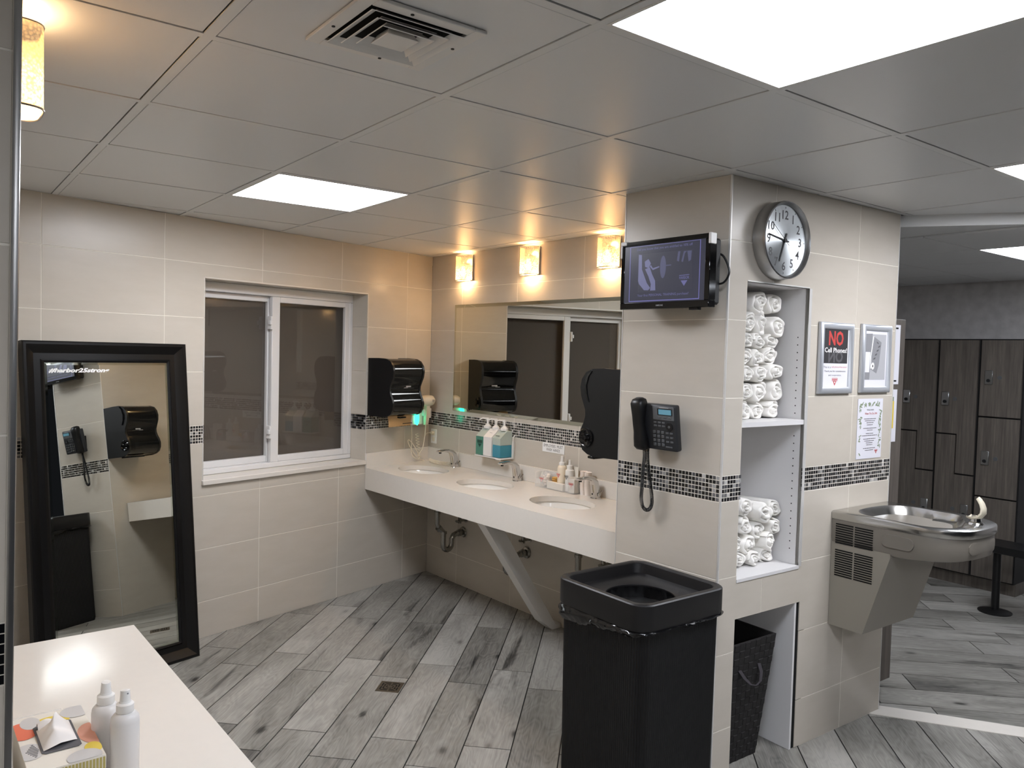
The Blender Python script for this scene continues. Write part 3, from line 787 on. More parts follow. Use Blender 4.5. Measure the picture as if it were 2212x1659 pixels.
for i, t_ in enumerate((.432, 1.112, 1.778)):
    m_ = Bf @ T(t_, 0, 2.108)
    sconce(m_, ('leftmost hammered-glass sconce above the mirror, nearest the wall corner', 'middle hammered-glass sconce above the mirror', 'rightmost hammered-glass sconce above the mirror, beside the television')[i])
sconce(NV @ T(.50, 0, 2.095), 'hammered-glass sconce at the left edge of the photo, behind the metal wall trim', .075, .092)
def spot(loc, w_, rad=.028):
    l = bpy.data.lights.new('sconce_bulb', 'POINT'); l.energy = w_; l.color = (1., .66, .34); l.shadow_soft_size = rad
    o = bpy.data.objects.new('sconce_bulb', l); COL.objects.link(o); o.location = loc; return o
for fr, x in ((Bf, .432), (Bf, 1.112), (Bf, 1.778), (NV, .50)):
    spot(W(fr, x, -.038, 2.108 + .018), BULB_W * .6); spot(W(fr, x, -.038, 2.108 + .130), BULB_W * .28)
# employees sign
sg = thing('wash_hands_sign', 'small white engraved plate EMPLOYEES MUST WASH HANDS below the mirror', 'sign', Bf @ T(1.347, 0, 1.031))
part('plate', MB().box(-.097, .097, -.004, -.0005, 0, .057, .0008), 'print_white', sg)
text('lettering', 'EMPLOYEES  MUST', 'print_black', sg, 0, -.0045, .040, .168, .017)
text('lettering', 'WASH  HANDS', 'print_black', sg, 0, -.0045, .017, .12, .017)
# outlet with plug
ol = thing('wall_outlet', 'white wall outlet with a white plug beside the corner', 'outlet', Bf @ T(.070, 0, .955))
part('cover_plate', MB().box(-.037, .037, -.006, -.0005, 0, .104, .003), 'plasticwhite', ol)
part('socket_face', MB().box(-.017, .017, -.0085, -.006, .058, .09, .002).box(-.017, .017, -.0085, -.006, .014, .046, .002), 'cream', ol)
# soap bottles in a wall rack
def soap(t0, t1, mbody, label, kind):
    b0 = t0; w_ = t1 - t0; D0, D1 = -.112, -.016
    t = thing('soap_bottle', label, 'soap bottle', Bf @ T(t0 + w_ / 2, 0, .961), 'pump soap bottles in the wall rack')
    h = w_ / 2 - .001
    def lp_(z, hx, y0, y1): return [(-hx, y0, z), (hx, y0, z), (hx, y1, z), (-hx, y1, z)]
    if kind == 'clear':
        part('liquid', MB().loft([lp_(.001, h - .001, D0 + .001, D1 - .001), lp_(.078, h - .001, D0 + .001, D1 - .001)]), 'blue', t, smooth=None)
        part('body', MB().loft([lp_(.079, h, D0, D1), lp_(.122, h, D0, D1), lp_(.168, h, D0 + .055, D1)]), 'haze', t, smooth=None)
        part('mark', MB().box(-.02, .015, -.1, -.0945, .136, .139), 'print_grey', t, mtx=T(0, -.005, 0), smooth=None)
    elif kind == 'green':
        part('body', MB().loft([lp_(0, h, D0, D1), lp_(.118, h, D0, D1)]), 'teal', t, smooth=None)
        part('shoulder', MB().loft([lp_(.1185, h, D0, D1), lp_(.168, h, D0 + .055, D1)]), 'haze', t, smooth=None)
        lg = MB().flat([(-.026, .095), (.026, .095), (.026, .075), (-.026, .075)], D0 - .0006).flat([(-.02, .070), (.02, .070), (0, .048)], D0 - .0006)
        part('emblem', lg, 'teal_dk', t, smooth=None)
    else:
        part('body', MB().loft([lp_(0, h, D0 - .006, D1), lp_(.122, h, D0 - .006, D1), lp_(.172, h, D0 + .05, D1)]), 'plasticwhite', t, smooth=None)
        part('mark', MB().box(-.012, .012, -.0895, -.089, .146, .149), 'print_grey', t, smooth=None)
    py = -.05
    p = MB().lathe([(.025, .168), (.025, .182), (.018, .188), (.008, .198), (.007, .222)], 16, (0, py, 0)); p.lathe([(.011, .222), (.011, .236), (0, .238)], 14, (0, py, 0))
    p.tube([(0, py, .231), (-.04, py - .012, .232), (-.062, py - .018, .222)], [.0065, .0055, .004], 8)
    part('pump', p, 'plasticwhite', t)
soap(.719, .803, 'teal', 'green soap pump bottle, leftmost of three on the wall rack', 'green')
soap(.806, .891, 'white', 'opaque white soap pump bottle, middle of three on the wall rack', 'white')
soap(.894, .974, 'haze', 'clear pump bottle with bright blue soap, rightmost of three on the wall rack', 'clear')
rk = MB().box(.715, .985, -.118, -.001, .951, .9585, .002).box(.715, .985, -.012, -.002, .9585, 1.06)
for x in (.988,): rk.tube([(x, -.006, 1.10), (x, -.02, 1.09), (x + .003, -.028, 1.05), (x + .003, -.028, .96), (x, -.02, .952)], .003, 6)
rk.tube([(.94, -.118, .951), (.985, -.118, .952), (.985, -.125, .96)], .004, 6)
single('bottle_rack', 'white wall rack holding the three soap pump bottles', 'rack', rk, 'plasticwhite', Bf)

# ---------------- counter with three basins
CT = .831; CD = .605; CL = 2.53
ct = thing('vanity_counter', 'long white quartz sink counter with deep front apron under the mirror', 'counter', Bf)
# counter polygon follows the skewed window wall
def axis_at(y): # x of window wall at out=-y (local)
    p = Vector((0, 0, 0)); d = A.to_3x3() @ Vector((-1, 0, 0)); il = Bf.to_3x3().inverted() @ d
    return il.x * (y / il.y)
xl = axis_at(-CD)
BASINS = [(.415, -.315), (1.085, -.315), (1.765, -.315)]; BX, BY = .205, .15
top = MB()
outer = [(axis_at(-.001) + .003, -.001), (CL, -.001), (CL, -CD), (xl + .003, -CD)]
# split the top into 3 strips, each with one elliptical hole
cuts = [None, .75, 1.42, None]
def left(y): return axis_at(y) + .003
strips = []
for k in range(3):
    bx, by = BASINS[k]; n = 48
    xa = cuts[k]; xb = cuts[k + 1]
    def edge(a):
        dx, dy = math.cos(a), math.sin(a); best = 1e9
        for lim, c, d in ((-.001, by, dy), (-CD, by, dy)):
            if abs(d) > 1e-9 and (lim - c) / d > 0: best = min(best, (lim - c) / d)
        xr = xb if xb is not None else CL
        if dx > 1e-9: best = min(best, (xr - bx) / dx)
        if dx < -1e-9:
            if xa is not None: best = min(best, (xa - bx) / dx)
            else:
                # skewed left boundary x = s*y + .003
                sk = axis_at(-1.) / -1.
                den = dx - sk * dy
                if abs(den) > 1e-9:
                    tt = (sk * by + .003 - bx) / den
                    if tt > 0: best = min(best, tt)
        return (bx + dx * best, by + dy * best)
    angs = sorted([2 * PI * i / n for i in range(n)] + [math.atan2(cy - by, cx - bx) % (2 * PI) for cx, cy in
            ([(xa, -.001), (xa, -CD)] if xa is not None else [(left(-.001), -.001), (left(-CD), -CD)]) + ([(xb, -.001), (xb, -CD)] if xb is not None else [(CL, -.001), (CL, -CD)])])
    for zz, flip in ((CT, False), (CT - .03, True)):
        O_ = [top.bm.verts.new((*edge(a), zz)) for a in angs]; I_ = [top.bm.verts.new((bx + BX * math.cos(a), by + BY * math.sin(a), zz)) for a in angs]
        for i in range(len(angs)):
            j = (i + 1) % len(angs); top.bm.faces.new((O_[i], O_[j], I_[j], I_[i]))
        if not flip: It = I_
        else: Ib = I_
    for i in range(len(angs)):
        j = (i + 1) % len(angs); top.bm.faces.new((It[i], It[j], Ib[j], Ib[i]))
part('worktop', top, 'quartz', ct, smooth=30)
sk = axis_at(-1.) / -1.
part('apron', MB().prism([(sk * -CD + .003, -CD), (CL, -CD), (CL, -CD + .02), (sk * (-CD + .02) + .003, -CD + .02)], .687, CT - .0005, 'z'), 'quartz', ct, smooth=None)
part('backsplash', MB().box(.02, CL, -.02, -.001, CT, .926, .0015), 'quartz', ct)
tA_ = MB().prism([(-.626, -.001), (-.002, -.001), (-.002, -.019), (-.626, -.019)], CT, .928, 'z')
sb = part('side_splash', tA_, 'quartz', ct, mtx=Bf.inverted() @ A, smooth=None)
for i, (bx, by) in enumerate(BASINS):
    t = thing('sink_basin', ('oval white undermount basin nearest the window wall', 'oval white undermount basin in the middle of the counter', 'oval white undermount basin nearest the pillar')[i], 'sink', Bf @ T(bx, by, 0), 'oval undermount basins')
    pr_ = [(1.04, CT - .031), (1.035, CT - .034), (1.0, CT - .045), (.97, CT - .085), (.86, CT - .13), (.6, CT - .155), (.25, CT - .165), (.1, CT - .168)]
    b = MB(); b.lathe(pr_, 40, sx=BX, sy=BY, cap=False)
    b.lathe([(p[0] + .03, p[1] - .008) for p in pr_[::-1]], 40, sx=BX, sy=BY, cap=False)
    part('bowl', b, 'ceramic', t)
    part('drain', MB().lathe([(.024, CT - .167), (.02, CT - .164), (.0, CT - .166)], 18), 'chrome', t)
# faucets
def faucet(x, y, label):
    t = thing('faucet', label, 'faucet', Bf @ T(x, y, CT) , 'chrome sensor faucets')
    def ring(c, n_, hw_, hd, ex=3.2):
        n_ = Vector(n_).normalized(); r = Vector((1, 0, 0)); u = r.cross(n_); L = []
        for k in range(20):
            a = 2 * PI * k / 20; ca, sa = math.cos(a), math.sin(a)
            L.append(Vector(c) + r * hw_ * math.copysign(abs(ca) ** (2 / ex), ca) + u * hd * math.copysign(abs(sa) ** (2 / ex), sa))
        return [tuple(p) for p in L]
    path = [((0, 0, 0), (0, 0, 1), .023, .027), ((0, -.003, .03), (0, -.06, 1), .022, .026), ((0, -.010, .065), (0, -.15, 1), .021, .025), ((0, -.018, .088), (0, -.5, 1), .021, .023),
            ((0, -.034, .106), (0, -1, .75), .021, .017), ((0, -.06, .116), (0, -1, .2), .021, .0115), ((0, -.095, .118), (0, -1, .0), .020, .009), ((0, -.135, .115), (0, -1, -.1), .0185, .0075), ((0, -.146, .114), (0, -1, -.1), .016, .005)]
    part('spout', MB().loft([ring(*p) for p in path]), 'chrome', t, smooth=60)
    part('base_ring', MB().loft([ring((0, 0, -.0005), (0, 0, 1), .026, .030), ring((0, 0, .004), (0, 0, 1), .025, .029)]), 'chrome', t)
    part('aerator', MB().lathe([(.009, .1), (.009, .112)], 12, (0, -.125, 0)), 'blackmatte', t)
    part('sensor_eye', MB().lathe([(.005, -.0285), (.005, -.026)], 10, (0, .0, .042), axis='y').lathe([(.005, -.030), (.005, -.0265)], 10, (0, .0, .024), axis='y'), 'blackmatte', t)
    part('side_lever', MB().lathe([(.011, .021), (.011, .028), (0, .029)], 14, (0, 0, .022), axis='x').tube([(.026, -.004, .02), (.03, .012, .036), (.031, .02, .044)], .0035, 6), 'chrome', t)
for i, x in enumerate((.418, 1.087, 1.767)):
    faucet(x, -.06, ('chrome sensor faucet at the basin nearest the window wall', 'chrome sensor faucet at the middle basin', 'chrome sensor faucet at the basin nearest the pillar')[i])
# traps
def trap(x, label):
    t = thing('sink_trap', label, 'drain trap', Bf @ T(x, 0, 0), 'chrome traps under the counter')
    pts = [(0, -.225, .662), (0, -.225, .46), (.0, -.205, .43), (0, -.178, .405), (0, -.172, .37)]
    part('tailpipe', MB().tube(pts, .017, 12), 'pipe', t)
    u = [(0, -.172, .40)]
    u += [(0, -.172, .32)] + [(0, -.137 - .035 * math.cos(a), .315 - .04 * math.sin(a)) for a in [PI * k / 8 for k in range(1, 8)]] + [(0, -.102, .32), (0, -.102, .345), (0, -.088, .368), (0, -.06, .378), (0, -.004, .38)]
    part('trap_bend', MB().tube(u, .019, 12), 'pipe', t)
    part('nut', MB().tube([(0, -.172, .388), (0, -.172, .405)], .024, 12).tube([(0, -.216, .438), (0, -.2, .42)], .023, 12).tube([(0, -.05, .379), (0, -.03, .38)], .025, 12).tube([(0, -.225, .53), (0, -.225, .545)], .022, 12).tube([(0, -.137, .262), (0, -.137, .276)], .013, 10), 'pipe', t)
    part('escutcheon', MB().lathe([(.038, -.006), (.034, -.014), (.02, -.02), (.0, -.02)], 20, (0, 0, .38), axis='y'), 'pipe', t)
    part('supply_valve', MB().tube([(.03, -.004, .47), (.03, -.06, .47)], .009, 8).lathe([(.018, -.012), (.018, -.006)], 14, (.03, 0, .47), axis='y').tube([(.03, -.06, .452), (.03, -.06, .50)], .012, 8).tube([(.03, -.06, .5), (.02, -.07, .58), (.0, -.06, .67)], .005, 6).lathe([(.016, .0), (.02, .006), (.016, .012)], 10, (.03, -.075, .462), axis='z'), 'pipe', t)
for i, (bx, by) in enumerate(BASINS):
    trap(bx + .045, ('chrome trap under the counter nearest the wall corner', 'chrome trap hidden behind the diagonal brace', 'chrome trap under the counter behind the bin')[i])
# diagonal brace
br = MB().prism([(-.60, .685), (-.49, .685), (-.049, .026), (-.006, .026), (-.006, .0), (-.075, .0), (-.155, .062)], -.035, .035, 'x')
single('counter_brace', 'diagonal white bracket from the counter front down to the wall', 'bracket', br, 'white', Bf @ T(1.425, 0, 0), smooth=None)

# ---------------- amenity caddy on the counter
cd = thing('amenity_caddy', 'clear acrylic toiletry tray between the middle and right faucets', 'tray', Bf @ T(1.30, 0, CT))
cb = MB(); wl_, dl, hh = .335, -.1, .088
cb.box(0, wl_, dl, -.024, 0, .003).box(0, wl_, dl, dl + .003, .003, .05).box(0, .003, dl, -.024, .003, hh).box(wl_ - .003, wl_, dl, -.024, .003, .075).box(0, wl_, -.027, -.024, .003, hh)
part('box', cb, 'acrylic', cd, smooth=None)
def logo(parent, x, y, z, s, m='print_red'):
    """two barred lines over a downward triangle, as on the club's toiletries"""
    b = MB()
    def ring(x0_, x1_, z0_, z1_, t):
        b.flat([(x0_, z0_), (x1_, z0_), (x1_, z0_ + t), (x0_, z0_ + t)], y).flat([(x0_, z1_ - t), (x1_, z1_ - t), (x1_, z1_), (x0_, z1_)], y)
        b.flat([(x0_, z0_), (x0_ + t, z0_), (x0_ + t, z1_), (x0_, z1_)], y).flat([(x1_ - t, z0_), (x1_, z0_), (x1_, z1_), (x1_ - t, z1_)], y)
    ring(x - s, x + s, z + .35 * s, z + .62 * s, s * .07); ring(x - s, x + s, z + .02 * s, z + .35 * s, s * .07)
    b.flat([(x - .62 * s, z - .02 * s), (x + .62 * s, z - .02 * s), (x, z - .95 * s)], y)
    part('emblem', b, m, parent, smooth=None)
    text('emblem_lettering', 'HARBOR', m, parent, x, y - .0002, z + .185 * s, 1.5 * s, .2 * s)
    b2 = MB().flat([(x - .3 * s, z - .12 * s), (x + .3 * s, z - .12 * s), (x, z - .55 * s)], y - .0002)
    part('emblem_centre', b2, 'print_white', parent, smooth=None)
def lot(name, label, cat, x, y, group=None): return thing(name, label, cat, Bf @ T(x, y, CT + .0035), group)
t = lot('cotton_bag', 'clear bag of pinkish cotton balls at the left of the acrylic tray', 'bag', 1.353, -.062)
rb = random.Random(3)
bb = MB()
def blob(u, v):
    a = 2 * PI * u; z = v; r = math.sin(PI * min(max(.08 + .84 * v, 0), 1)) ** .35
    return (.040 * r * math.cos(a) * (1 + .06 * math.sin(5 * a + 7 * v)), .03 * r * math.sin(a) * (1 + .05 * math.sin(4 * a)), .085 * z + .002)
bb.grid(blob, 24, 9, True); part('bag', bb, 'clearplastic', t)
cbm = MB()
for k in range(16):
    x, y, z = rb.uniform(-.022, .022), rb.uniform(-.014, .014), .014 + .011 * (k // 3)
    cbm.lathe([(0, -.011), (.009, -.006), (.0115, 0), (.009, .006), (0, .011)], 8, (x, y, z))
part('cotton_balls', cbm, 'cotton', t, kind='stuff'); logo(t, -.002, -.0345, .045, .018)
t = lot('soap_carton', 'small white carton lying at the front of the acrylic tray', 'box', 1.468, -.080)
part('carton', MB().box(-.072, .066, -.014, .014, 0, .040, .0015), 'card', t)
t = lot('pump_bottle', 'peach lotion bottle with white nozzle in the acrylic tray', 'bottle', 1.475, -.046, 'bottles in the acrylic tray')
part('bottle_body', MB().lathe([(.026, .0), (.028, .004), (.028, .125), (.024, .137), (.018, .142)], 20), 'peachsoap', t)
part('pump_cap', MB().lathe([(.019, .142), (.019, .158), (.011, .162), (.009, .186), (.010, .188), (.009, .196), (0, .197)], 16), 'plasticwhite', t); logo(t, -.002, -.0285, .085, .016)
t = lot('pump_bottle', 'white lotion bottle with dark emblem in the acrylic tray', 'bottle', 1.543, -.050, 'bottles in the acrylic tray')
part('bottle_body', MB().lathe([(.024, .0), (.026, .004), (.026, .112), (.025, .122), (.018, .126)], 20), 'plasticwhite', t)
part('pump_cap', MB().lathe([(.018, .126), (.018, .148), (.010, .152), (.008, .17), (.009, .172), (.008, .182), (0, .183)], 16), 'plasticwhite', t); logo(t, 0, -.0265, .083, .016, 'print_dark')
t = lot('swab_box', 'clear box of swabs with a red emblem at the right of the acrylic tray', 'box', 1.603, -.068)
part('case', MB().box(-.030, .026, -.026, .030, 0, .088, .002), 'clearplastic', t); part('swabs', MB().box(-.026, .022, -.022, .026, .003, .078), 'card', t, smooth=None); logo(t, -.002, -.0268, .048, .018)
t = lot('paper_sheet', 'cream folded leaflet standing at the back of the acrylic tray', 'leaflet', 1.52, -.031)
part('leaf', MB().box(-.055, .055, -.001, .001, 0, .143), 'card', t, mtx=T(0.02, 0, 0), smooth=None)
for k, (x, y) in enumerate(((1.672, -.045), (1.712, -.05))):
    t = thing('cup_stack', ('stack of pale pink cups behind the right faucet, left stack', 'stack of pale pink cups behind the right faucet, right stack')[k], 'cups', Bf @ T(x - .02, y, CT), 'pink paper cups')
    cupm = MB()
    for q in range(5): cupm.lathe([(.016, .0 + q * .02), (.021, .052 + q * .02), (.022, .053 + q * .02), (.0195, .05 + q * .02)], 18, cap=(q == 4))
    cupm.lathe([(.016, 0), (.0, 0)], 18, cap=False)
    part('cups', cupm, 'cotton', t, kind='stuff')
t = thing('orange_packet', 'small stack of orange packets beside the cotton bag', 'packet', Bf @ T(1.418, -.045, CT + .0035))
pk = MB()
for k in range(6): pk.box(-.018 + .002 * (k % 2), .018 + .002 * (k % 3), -.014, .014, .001 + .011 * k, .009 + .011 * k, .002)
part('packets', pk, mat('orange_packet', (226, 176, 92), .5), t)

# ================================================================== window wall things
def dispenser(mtx, label, crank_side):
    """paper towel dispenser: S-curved smoked cover; local x width, -y out"""
    t = thing('paper_towel_dispenser', label, 'towel dispenser', mtx, 'black lever paper towel dispensers')
    prof = [(0, .385), (-.10, .387), (-.165, .384), (-.205, .368), (-.230, .337), (-.238, .30), (-.232, .262), (-.217, .228), (-.204, .198), (-.203, .172), (-.213, .142), (-.228, .115), (-.236, .085), (-.232, .05), (-.215, .02), (-.185, .004), (-.14, -.004), (0, 0)]
    hwid = .147
    f = prof[2:16]
    cov = MB(); n = len(f)
    cov.prism([(-.075, .380)] + [(p[0], p[1]) for p in f] + [(-.075, .004)], -hwid + .016, hwid - .016, 'x')
    part('front_cover', cov, 'blackgloss', t, smooth=50)
    for sx in (-1, 1):
        b = MB().prism([(p[0] * 1.015, p[1]) for p in prof], min(sx * hwid, sx * (hwid - .016)), max(sx * hwid, sx * (hwid - .016)), 'x')
        part('side_cheek', b, 'black', t, smooth=35)
    part('back_box', MB().box(-hwid + .014, hwid - .014, -.08, -.001, .008, .379), 'black', t, smooth=None)
    part('front_ridge', MB().tube([(-hwid + .02, -.2035, .185), (hwid - .02, -.2035, .185)], .004, 8), 'blackgloss', t)
    if crank_side:
        cx = crank_side * hwid
        k = MB().lathe([(.040, 0), (.042, .006), (.036, .012), (.03, .008), (.0, .007)], 28, (0, -.195, .078), axis='x')
        for v in k.bm.verts: v.co.x = cx + crank_side * v.co.x
        part('feed_wheel', k, 'blackgloss', t)
        w2 = MB().lathe([(.014, 0), (.016, .02), (.0, .022)], 16, (0, -.195, .078), axis='x')
        for v in w2.bm.verts: v.co.x = cx + crank_side * v.co.x
        part('wheel_hub', w2, 'blackgloss', t)
        part('lever', MB().box(-.03, .03, -.19, -.15, -.014, -.004, .002), 'blackgloss', t)
    part('brand_print', MB().box(.005, .05, -.2075, -.2065, .196, .204).box(-.015, .02, -.2095, -.2075, .1905, .193), 'print_lt', t, smooth=None, kind='stuff')
    part('print_line', MB().box(-.02, .08, -.2085, -.2065, .188, .1895), 'print_grey', t, smooth=None)
    return t
d1 = dispenser(A @ T(-.463, 0, 1.182), 'black paper towel dispenser with towel hanging out, on the window wall', 1)
# hanging towel of d1
pt = MB().grid(lambda u, v: (-.11 + .23 * u, -.155 - .01 * math.sin(3 * u + 2 * v), .002 - v * (.072 + .0015 * (1 if int(u * 23) % 2 else 0))), 24, 6)
part('paper_end', pt, 'sticky', d1)
part('towel_print', MB().box(.02, .11, -.1675, -.1665, -.055, -.05), 'print_black', d1, smooth=None)
d2 = dispenser(Matrix.Translation(W(Bf, 2.541, -.585, 1.182)) @ (Bf.to_3x3().to_4x4()) @ RZ(90) @ RZ(0), 'black paper towel dispenser seen side-on beside the pillar', 0)
# d2 hangs on the pillar's hidden left face: local -y must point to -x
d2.matrix_world = Matrix.Translation(W(Bf, 2.541, -.585, 1.182)) @ Bf.to_3x3().to_4x4() @ RZ(-90)
# side facing the camera is local +x or -x; wheel on the camera side
def wheel(t, sx):
    cx = sx * .147
    k = MB().lathe([(.040, 0), (.042, .006), (.036, .012), (.03, .008), (.0, .007)], 28, (0, -.195, .078), axis='x')
    for v in k.bm.verts: v.co.x = cx + sx * v.co.x
    part('feed_wheel', k, 'blackgloss', t)
    w2 = MB().lathe([(.013, .006), (.012, .016), (.0, .018)], 16, (0, -.195, .078), axis='x')
    w2.box(.008, .016, -.225, -.165, .072, .084, .002)
    for v in w2.bm.verts: v.co.x = cx + sx * v.co.x
    part('wheel_hub', w2, 'blackgloss', t)
    part('lever', MB().box(-.03, .147, -.185, -.145, -.014, -.002, .002), 'blackgloss', t)
    pk_ = MB().prism([(-.168, .375), (-.19, .35), (-.202, .31), (-.196, .27), (-.182, .235), (-.192, .24), (-.212, .28), (-.216, .31), (-.205, .35), (-.18, .378)], cx, cx + sx * .004, 'x')
    part('side_groove', pk_, 'blackgloss', t)
wheel(d2, 1)
# hair dryer in wall holder, with night light
hd = thing('hair_dryer', 'white wall-mounted hair dryer with green night light beside the dispenser', 'hair dryer', A @ T(-.13, 0, 1.105))
part('wall_base', MB().box(-.13, .03, -.075, -.001, -.005, .085, .006), 'plasticwhite', hd)
part('cradle', MB().box(-.03, .045, -.10, -.07, .055, .105, .006).box(.028, .045, -.10, -.001, .04, .11, .004), 'plasticwhite', hd)
dp = [(.0, -.07), (.026, -.068), (.036, -.05), (.039, -.02), (.040, .02), (.036, .05), (.024, .066), (.0, .07)]
dm = MB().lathe(dp, 22, (0, 0, 0), axis='x')
part('dryer_body', dm, 'cream', hd, mtx=T(-.005, -.095, .165))
part('handle', MB().loft([[(.0 + a * .016, -.098 + b_ * .012, .14) for a, b_ in ((-1, -1), (1, -1), (1, 1), (-1, 1))], [(-.004 + a * .02, -.1 + b_ * .014, .07) for a, b_ in ((-1, -1), (1, -1), (1, 1), (-1, 1))], [(-.014 + a * .012, -.1 + b_ * .01, -.005) for a, b_ in ((-1, -1), (1, -1), (1, 1), (-1, 1))]]), 'cream', hd)
part('night_light', MB().lathe([(.004, -.05), (.014, -.03), (.017, 0), (.014, .025), (0, .034)], 14, (-.085, -.084, .045), sy=.6), 'greenglow', hd)
part('label_print', MB().box(.012, .035, -.136, -.1345, .168, .172).box(.012, .03, -.136, -.1345, .160, .163), 'print_grey', hd, smooth=None, kind='stuff')
def wob(pts, n=8):
    out = []
    P = [Vector(p) for p in pts]
    for i in range(len(P) - 1):
        p0, p1, p2, p3 = P[max(i - 1, 0)], P[i], P[i + 1], P[min(i + 2, len(P) - 1)]
        for k in range(n):
            t_ = k / n; out.append(.5 * ((2 * p1) + (-p0 + p2) * t_ + (2 * p0 - 5 * p1 + 4 * p2 - p3) * t_ ** 2 + (-p0 + 3 * p1 - 3 * p2 + p3) * t_ ** 3))
    return out + [P[-1]]
cords = MB()
cords.tube(wob([(-.105, -.05, -.005), (-.1, -.05, -.1), (-.1, -.05, -.2), (-.085, -.06, -.235), (-.05, -.07, -.25), (-.03, -.06, -.235), (-.05, -.06, -.2), (-.09, -.05, -.14), (-.125, -.045, -.11), (-.13, -.045, -.13), (-.1, -.05, -.18), (-.05, -.06, -.24), (.0, -.08, -.265)]), .003, 6)
cords.tube(wob([(-.014, -.1, -.005), (-.02, -.1, -.08), (-.03, -.09, -.17), (-.045, -.07, -.22), (-.02, -.07, -.24)]), .0032, 6)
h_ = []
for k in range(60):
    a = k * .9; h_.append((-.06 + .012 * math.cos(a) + .0005 * k, -.06 + .012 * math.sin(a), -.07 - .0029 * k))
cords.tube(h_, .0022, 5)
part('cords', cords, 'cream', hd)
pc = MB().tube(wob([W(Bf, .070, -.03, 1.032), W(Bf, .03, -.04, 1.025), W(Bf, .012, -.05, .985), W(Bf, .01, -.055, .92), W(Bf, -.005, -.08, .86), W(Bf, -.02, -.12, .842)]), .0035, 6)
pc.tube([W(Bf, .070, -.009, 1.032), W(Bf, .070, -.03, 1.032)], .011, 8)
single('plug_cord', 'white plug and cord in the wall outlet beside the hair dryer', 'cord', pc, 'cream', None)
cl_ = []
for k in range(260):
    a = k * .52; u = k / 259.; cl_.append(tuple(W(Bf, .13 + .25 * u, -.072 - .028 * math.sin(3 * u) + .011 * math.cos(a), CT + .0145 + .0115 * math.sin(a))))
single('coiled_cord', 'coiled clear-white hair dryer cord lying on the counter by the left faucet', 'cord', MB().tube(cl_, .0023, 5), 'cream', None)

# leaning floor mirror
ang = math.degrees(math.asin(.165 / 1.64)); MH = 1.635; MW = .79
fmw = A @ T(-2.352, -.222, 0.0) @ RX(-ang)
fm = thing('floor_mirror', 'tall black framed mirror leaning against the window wall', 'mirror', fmw)
fw = .098
def frame_ring(o, y, z_in):  # loops of a rectangle
    return [(-MW / 2 + o, y, o), (MW / 2 - o, y, o), (MW / 2 - o, y, MH - o), (-MW / 2 + o, y, MH - o)]
pts_ = [(0, .045), (0, .004), (.006, 0), (.016, .0), (.03, .012), (.055, .026), (.082, .024), (.09, .016), (fw, .02), (fw, .045)]
part('frame', MB().loft([frame_ring(o, y, 0) for o, y in pts_] + [frame_ring(0, .045, 0)], cap=False), 'blackwood', fm, smooth=30)
part('glass', MB().box(-MW / 2 + fw + .012, MW / 2 - fw - .012, .024, .032, fw + .012, MH - fw - .012), 'mirror', fm, smooth=None)
bv = MB(); i0, i1 = fw - .002, fw + .012
def rr_(o, y): return [(-MW / 2 + o, y, o), (MW / 2 - o, y, o), (MW / 2 - o, y, MH - o), (-MW / 2 + o, y, MH - o)]
bv.loft([rr_(i0, .0243), rr_(i1, .024)], cap=False)
part('bevel', bv, 'mirror_edge', fm, smooth=None)
part('back_board', MB().box(-MW / 2 + .03, MW / 2 - .03, .036, .046, .03, MH - .03), 'blackwood', fm, smooth=None)
text('lettering', '#harbor25strong', 'print_white', fm, -MW / 2 + fw + .018, .0236, MH - fw - .040, 0.280, .027, align='L', bold=.045, shear=.3)

# ================================================================== pillar things
tv = thing('television', 'small black wall television showing a personal training advert', 'television', Pf @ T(-.207, -.075, 1.811))
TW, TH = .432, .266
bz = MB(); y0_, y1_ = -.052, -.012
for a, b, c, d in ((-TW / 2, TW / 2, 0, .026), (-TW / 2, TW / 2, TH - .018, TH), (-TW / 2, -TW / 2 + .018, .026, TH - .018), (TW / 2 - .022, TW / 2, .026, TH - .018)): bz.box(a, b, y0_, y1_, c, d, .002)
part('bezel', bz, 'blackgloss', tv)
part('back_shell', MB().box(-TW / 2 + .01, TW / 2 - .01, -.014, .03, .012, TH - .012, .008), 'blackmatte', tv)
part('wall_bracket', MB().box(-.05, .05, .028, .074, .08, .19).box(.12, .16, -.04, -.02, -.008, .004), 'black', tv)
sx0, sx1, sz0, sz1 = -TW / 2 + .018, TW / 2 - .022, .026, TH - .018
part('screen', MB().box(sx0, sx1, -.0495, -.046, sz0, sz1), 'screen', tv, smooth=None)
Y = -.0498
ln = MB(); a, b, c, d, t_ = sx0 + .027, sx1 - .022, sz0 + .004, sz1 - .002, .0032
ln.flat([(a, c), (b, c), (b, c + t_), (a, c + t_)], Y).flat([(a, d - t_ * .5), (b, d - t_ * .5), (b, d), (a, d)], Y).flat([(a, c), (a + t_, c), (a + t_, d), (a, d)], Y).flat([(b - t_, c), (b, c), (b, d), (b - t_, d)], Y)
part('screen_border', ln, 'scr_line', tv, smooth=None)
text('screen_lettering', 'Did you know that you are entitled to 10% off', 'scr_text', tv, (a + b) / 2, Y, d - .0145, .270, .012)
text('screen_lettering', 'Your first PERSONAL TRAINING purchase?', 'scr_text', tv, (a + b) / 2 - .002, Y, c + .022, .250, .012)
px0, px1, pz0, pz1 = a + .046, b - .034, c + .036, d - .032
part('screen_photo', MB().flat([(px0, pz0), (px1, pz0), (px1, pz1), (px0, pz1)], Y - .0001), 'scr_pic', tv, smooth=None)
pw, ph = px1 - px0, pz1 - pz0
def U(pts): return [(px0 + u * pw, pz0 + v * ph) for u, v in pts]
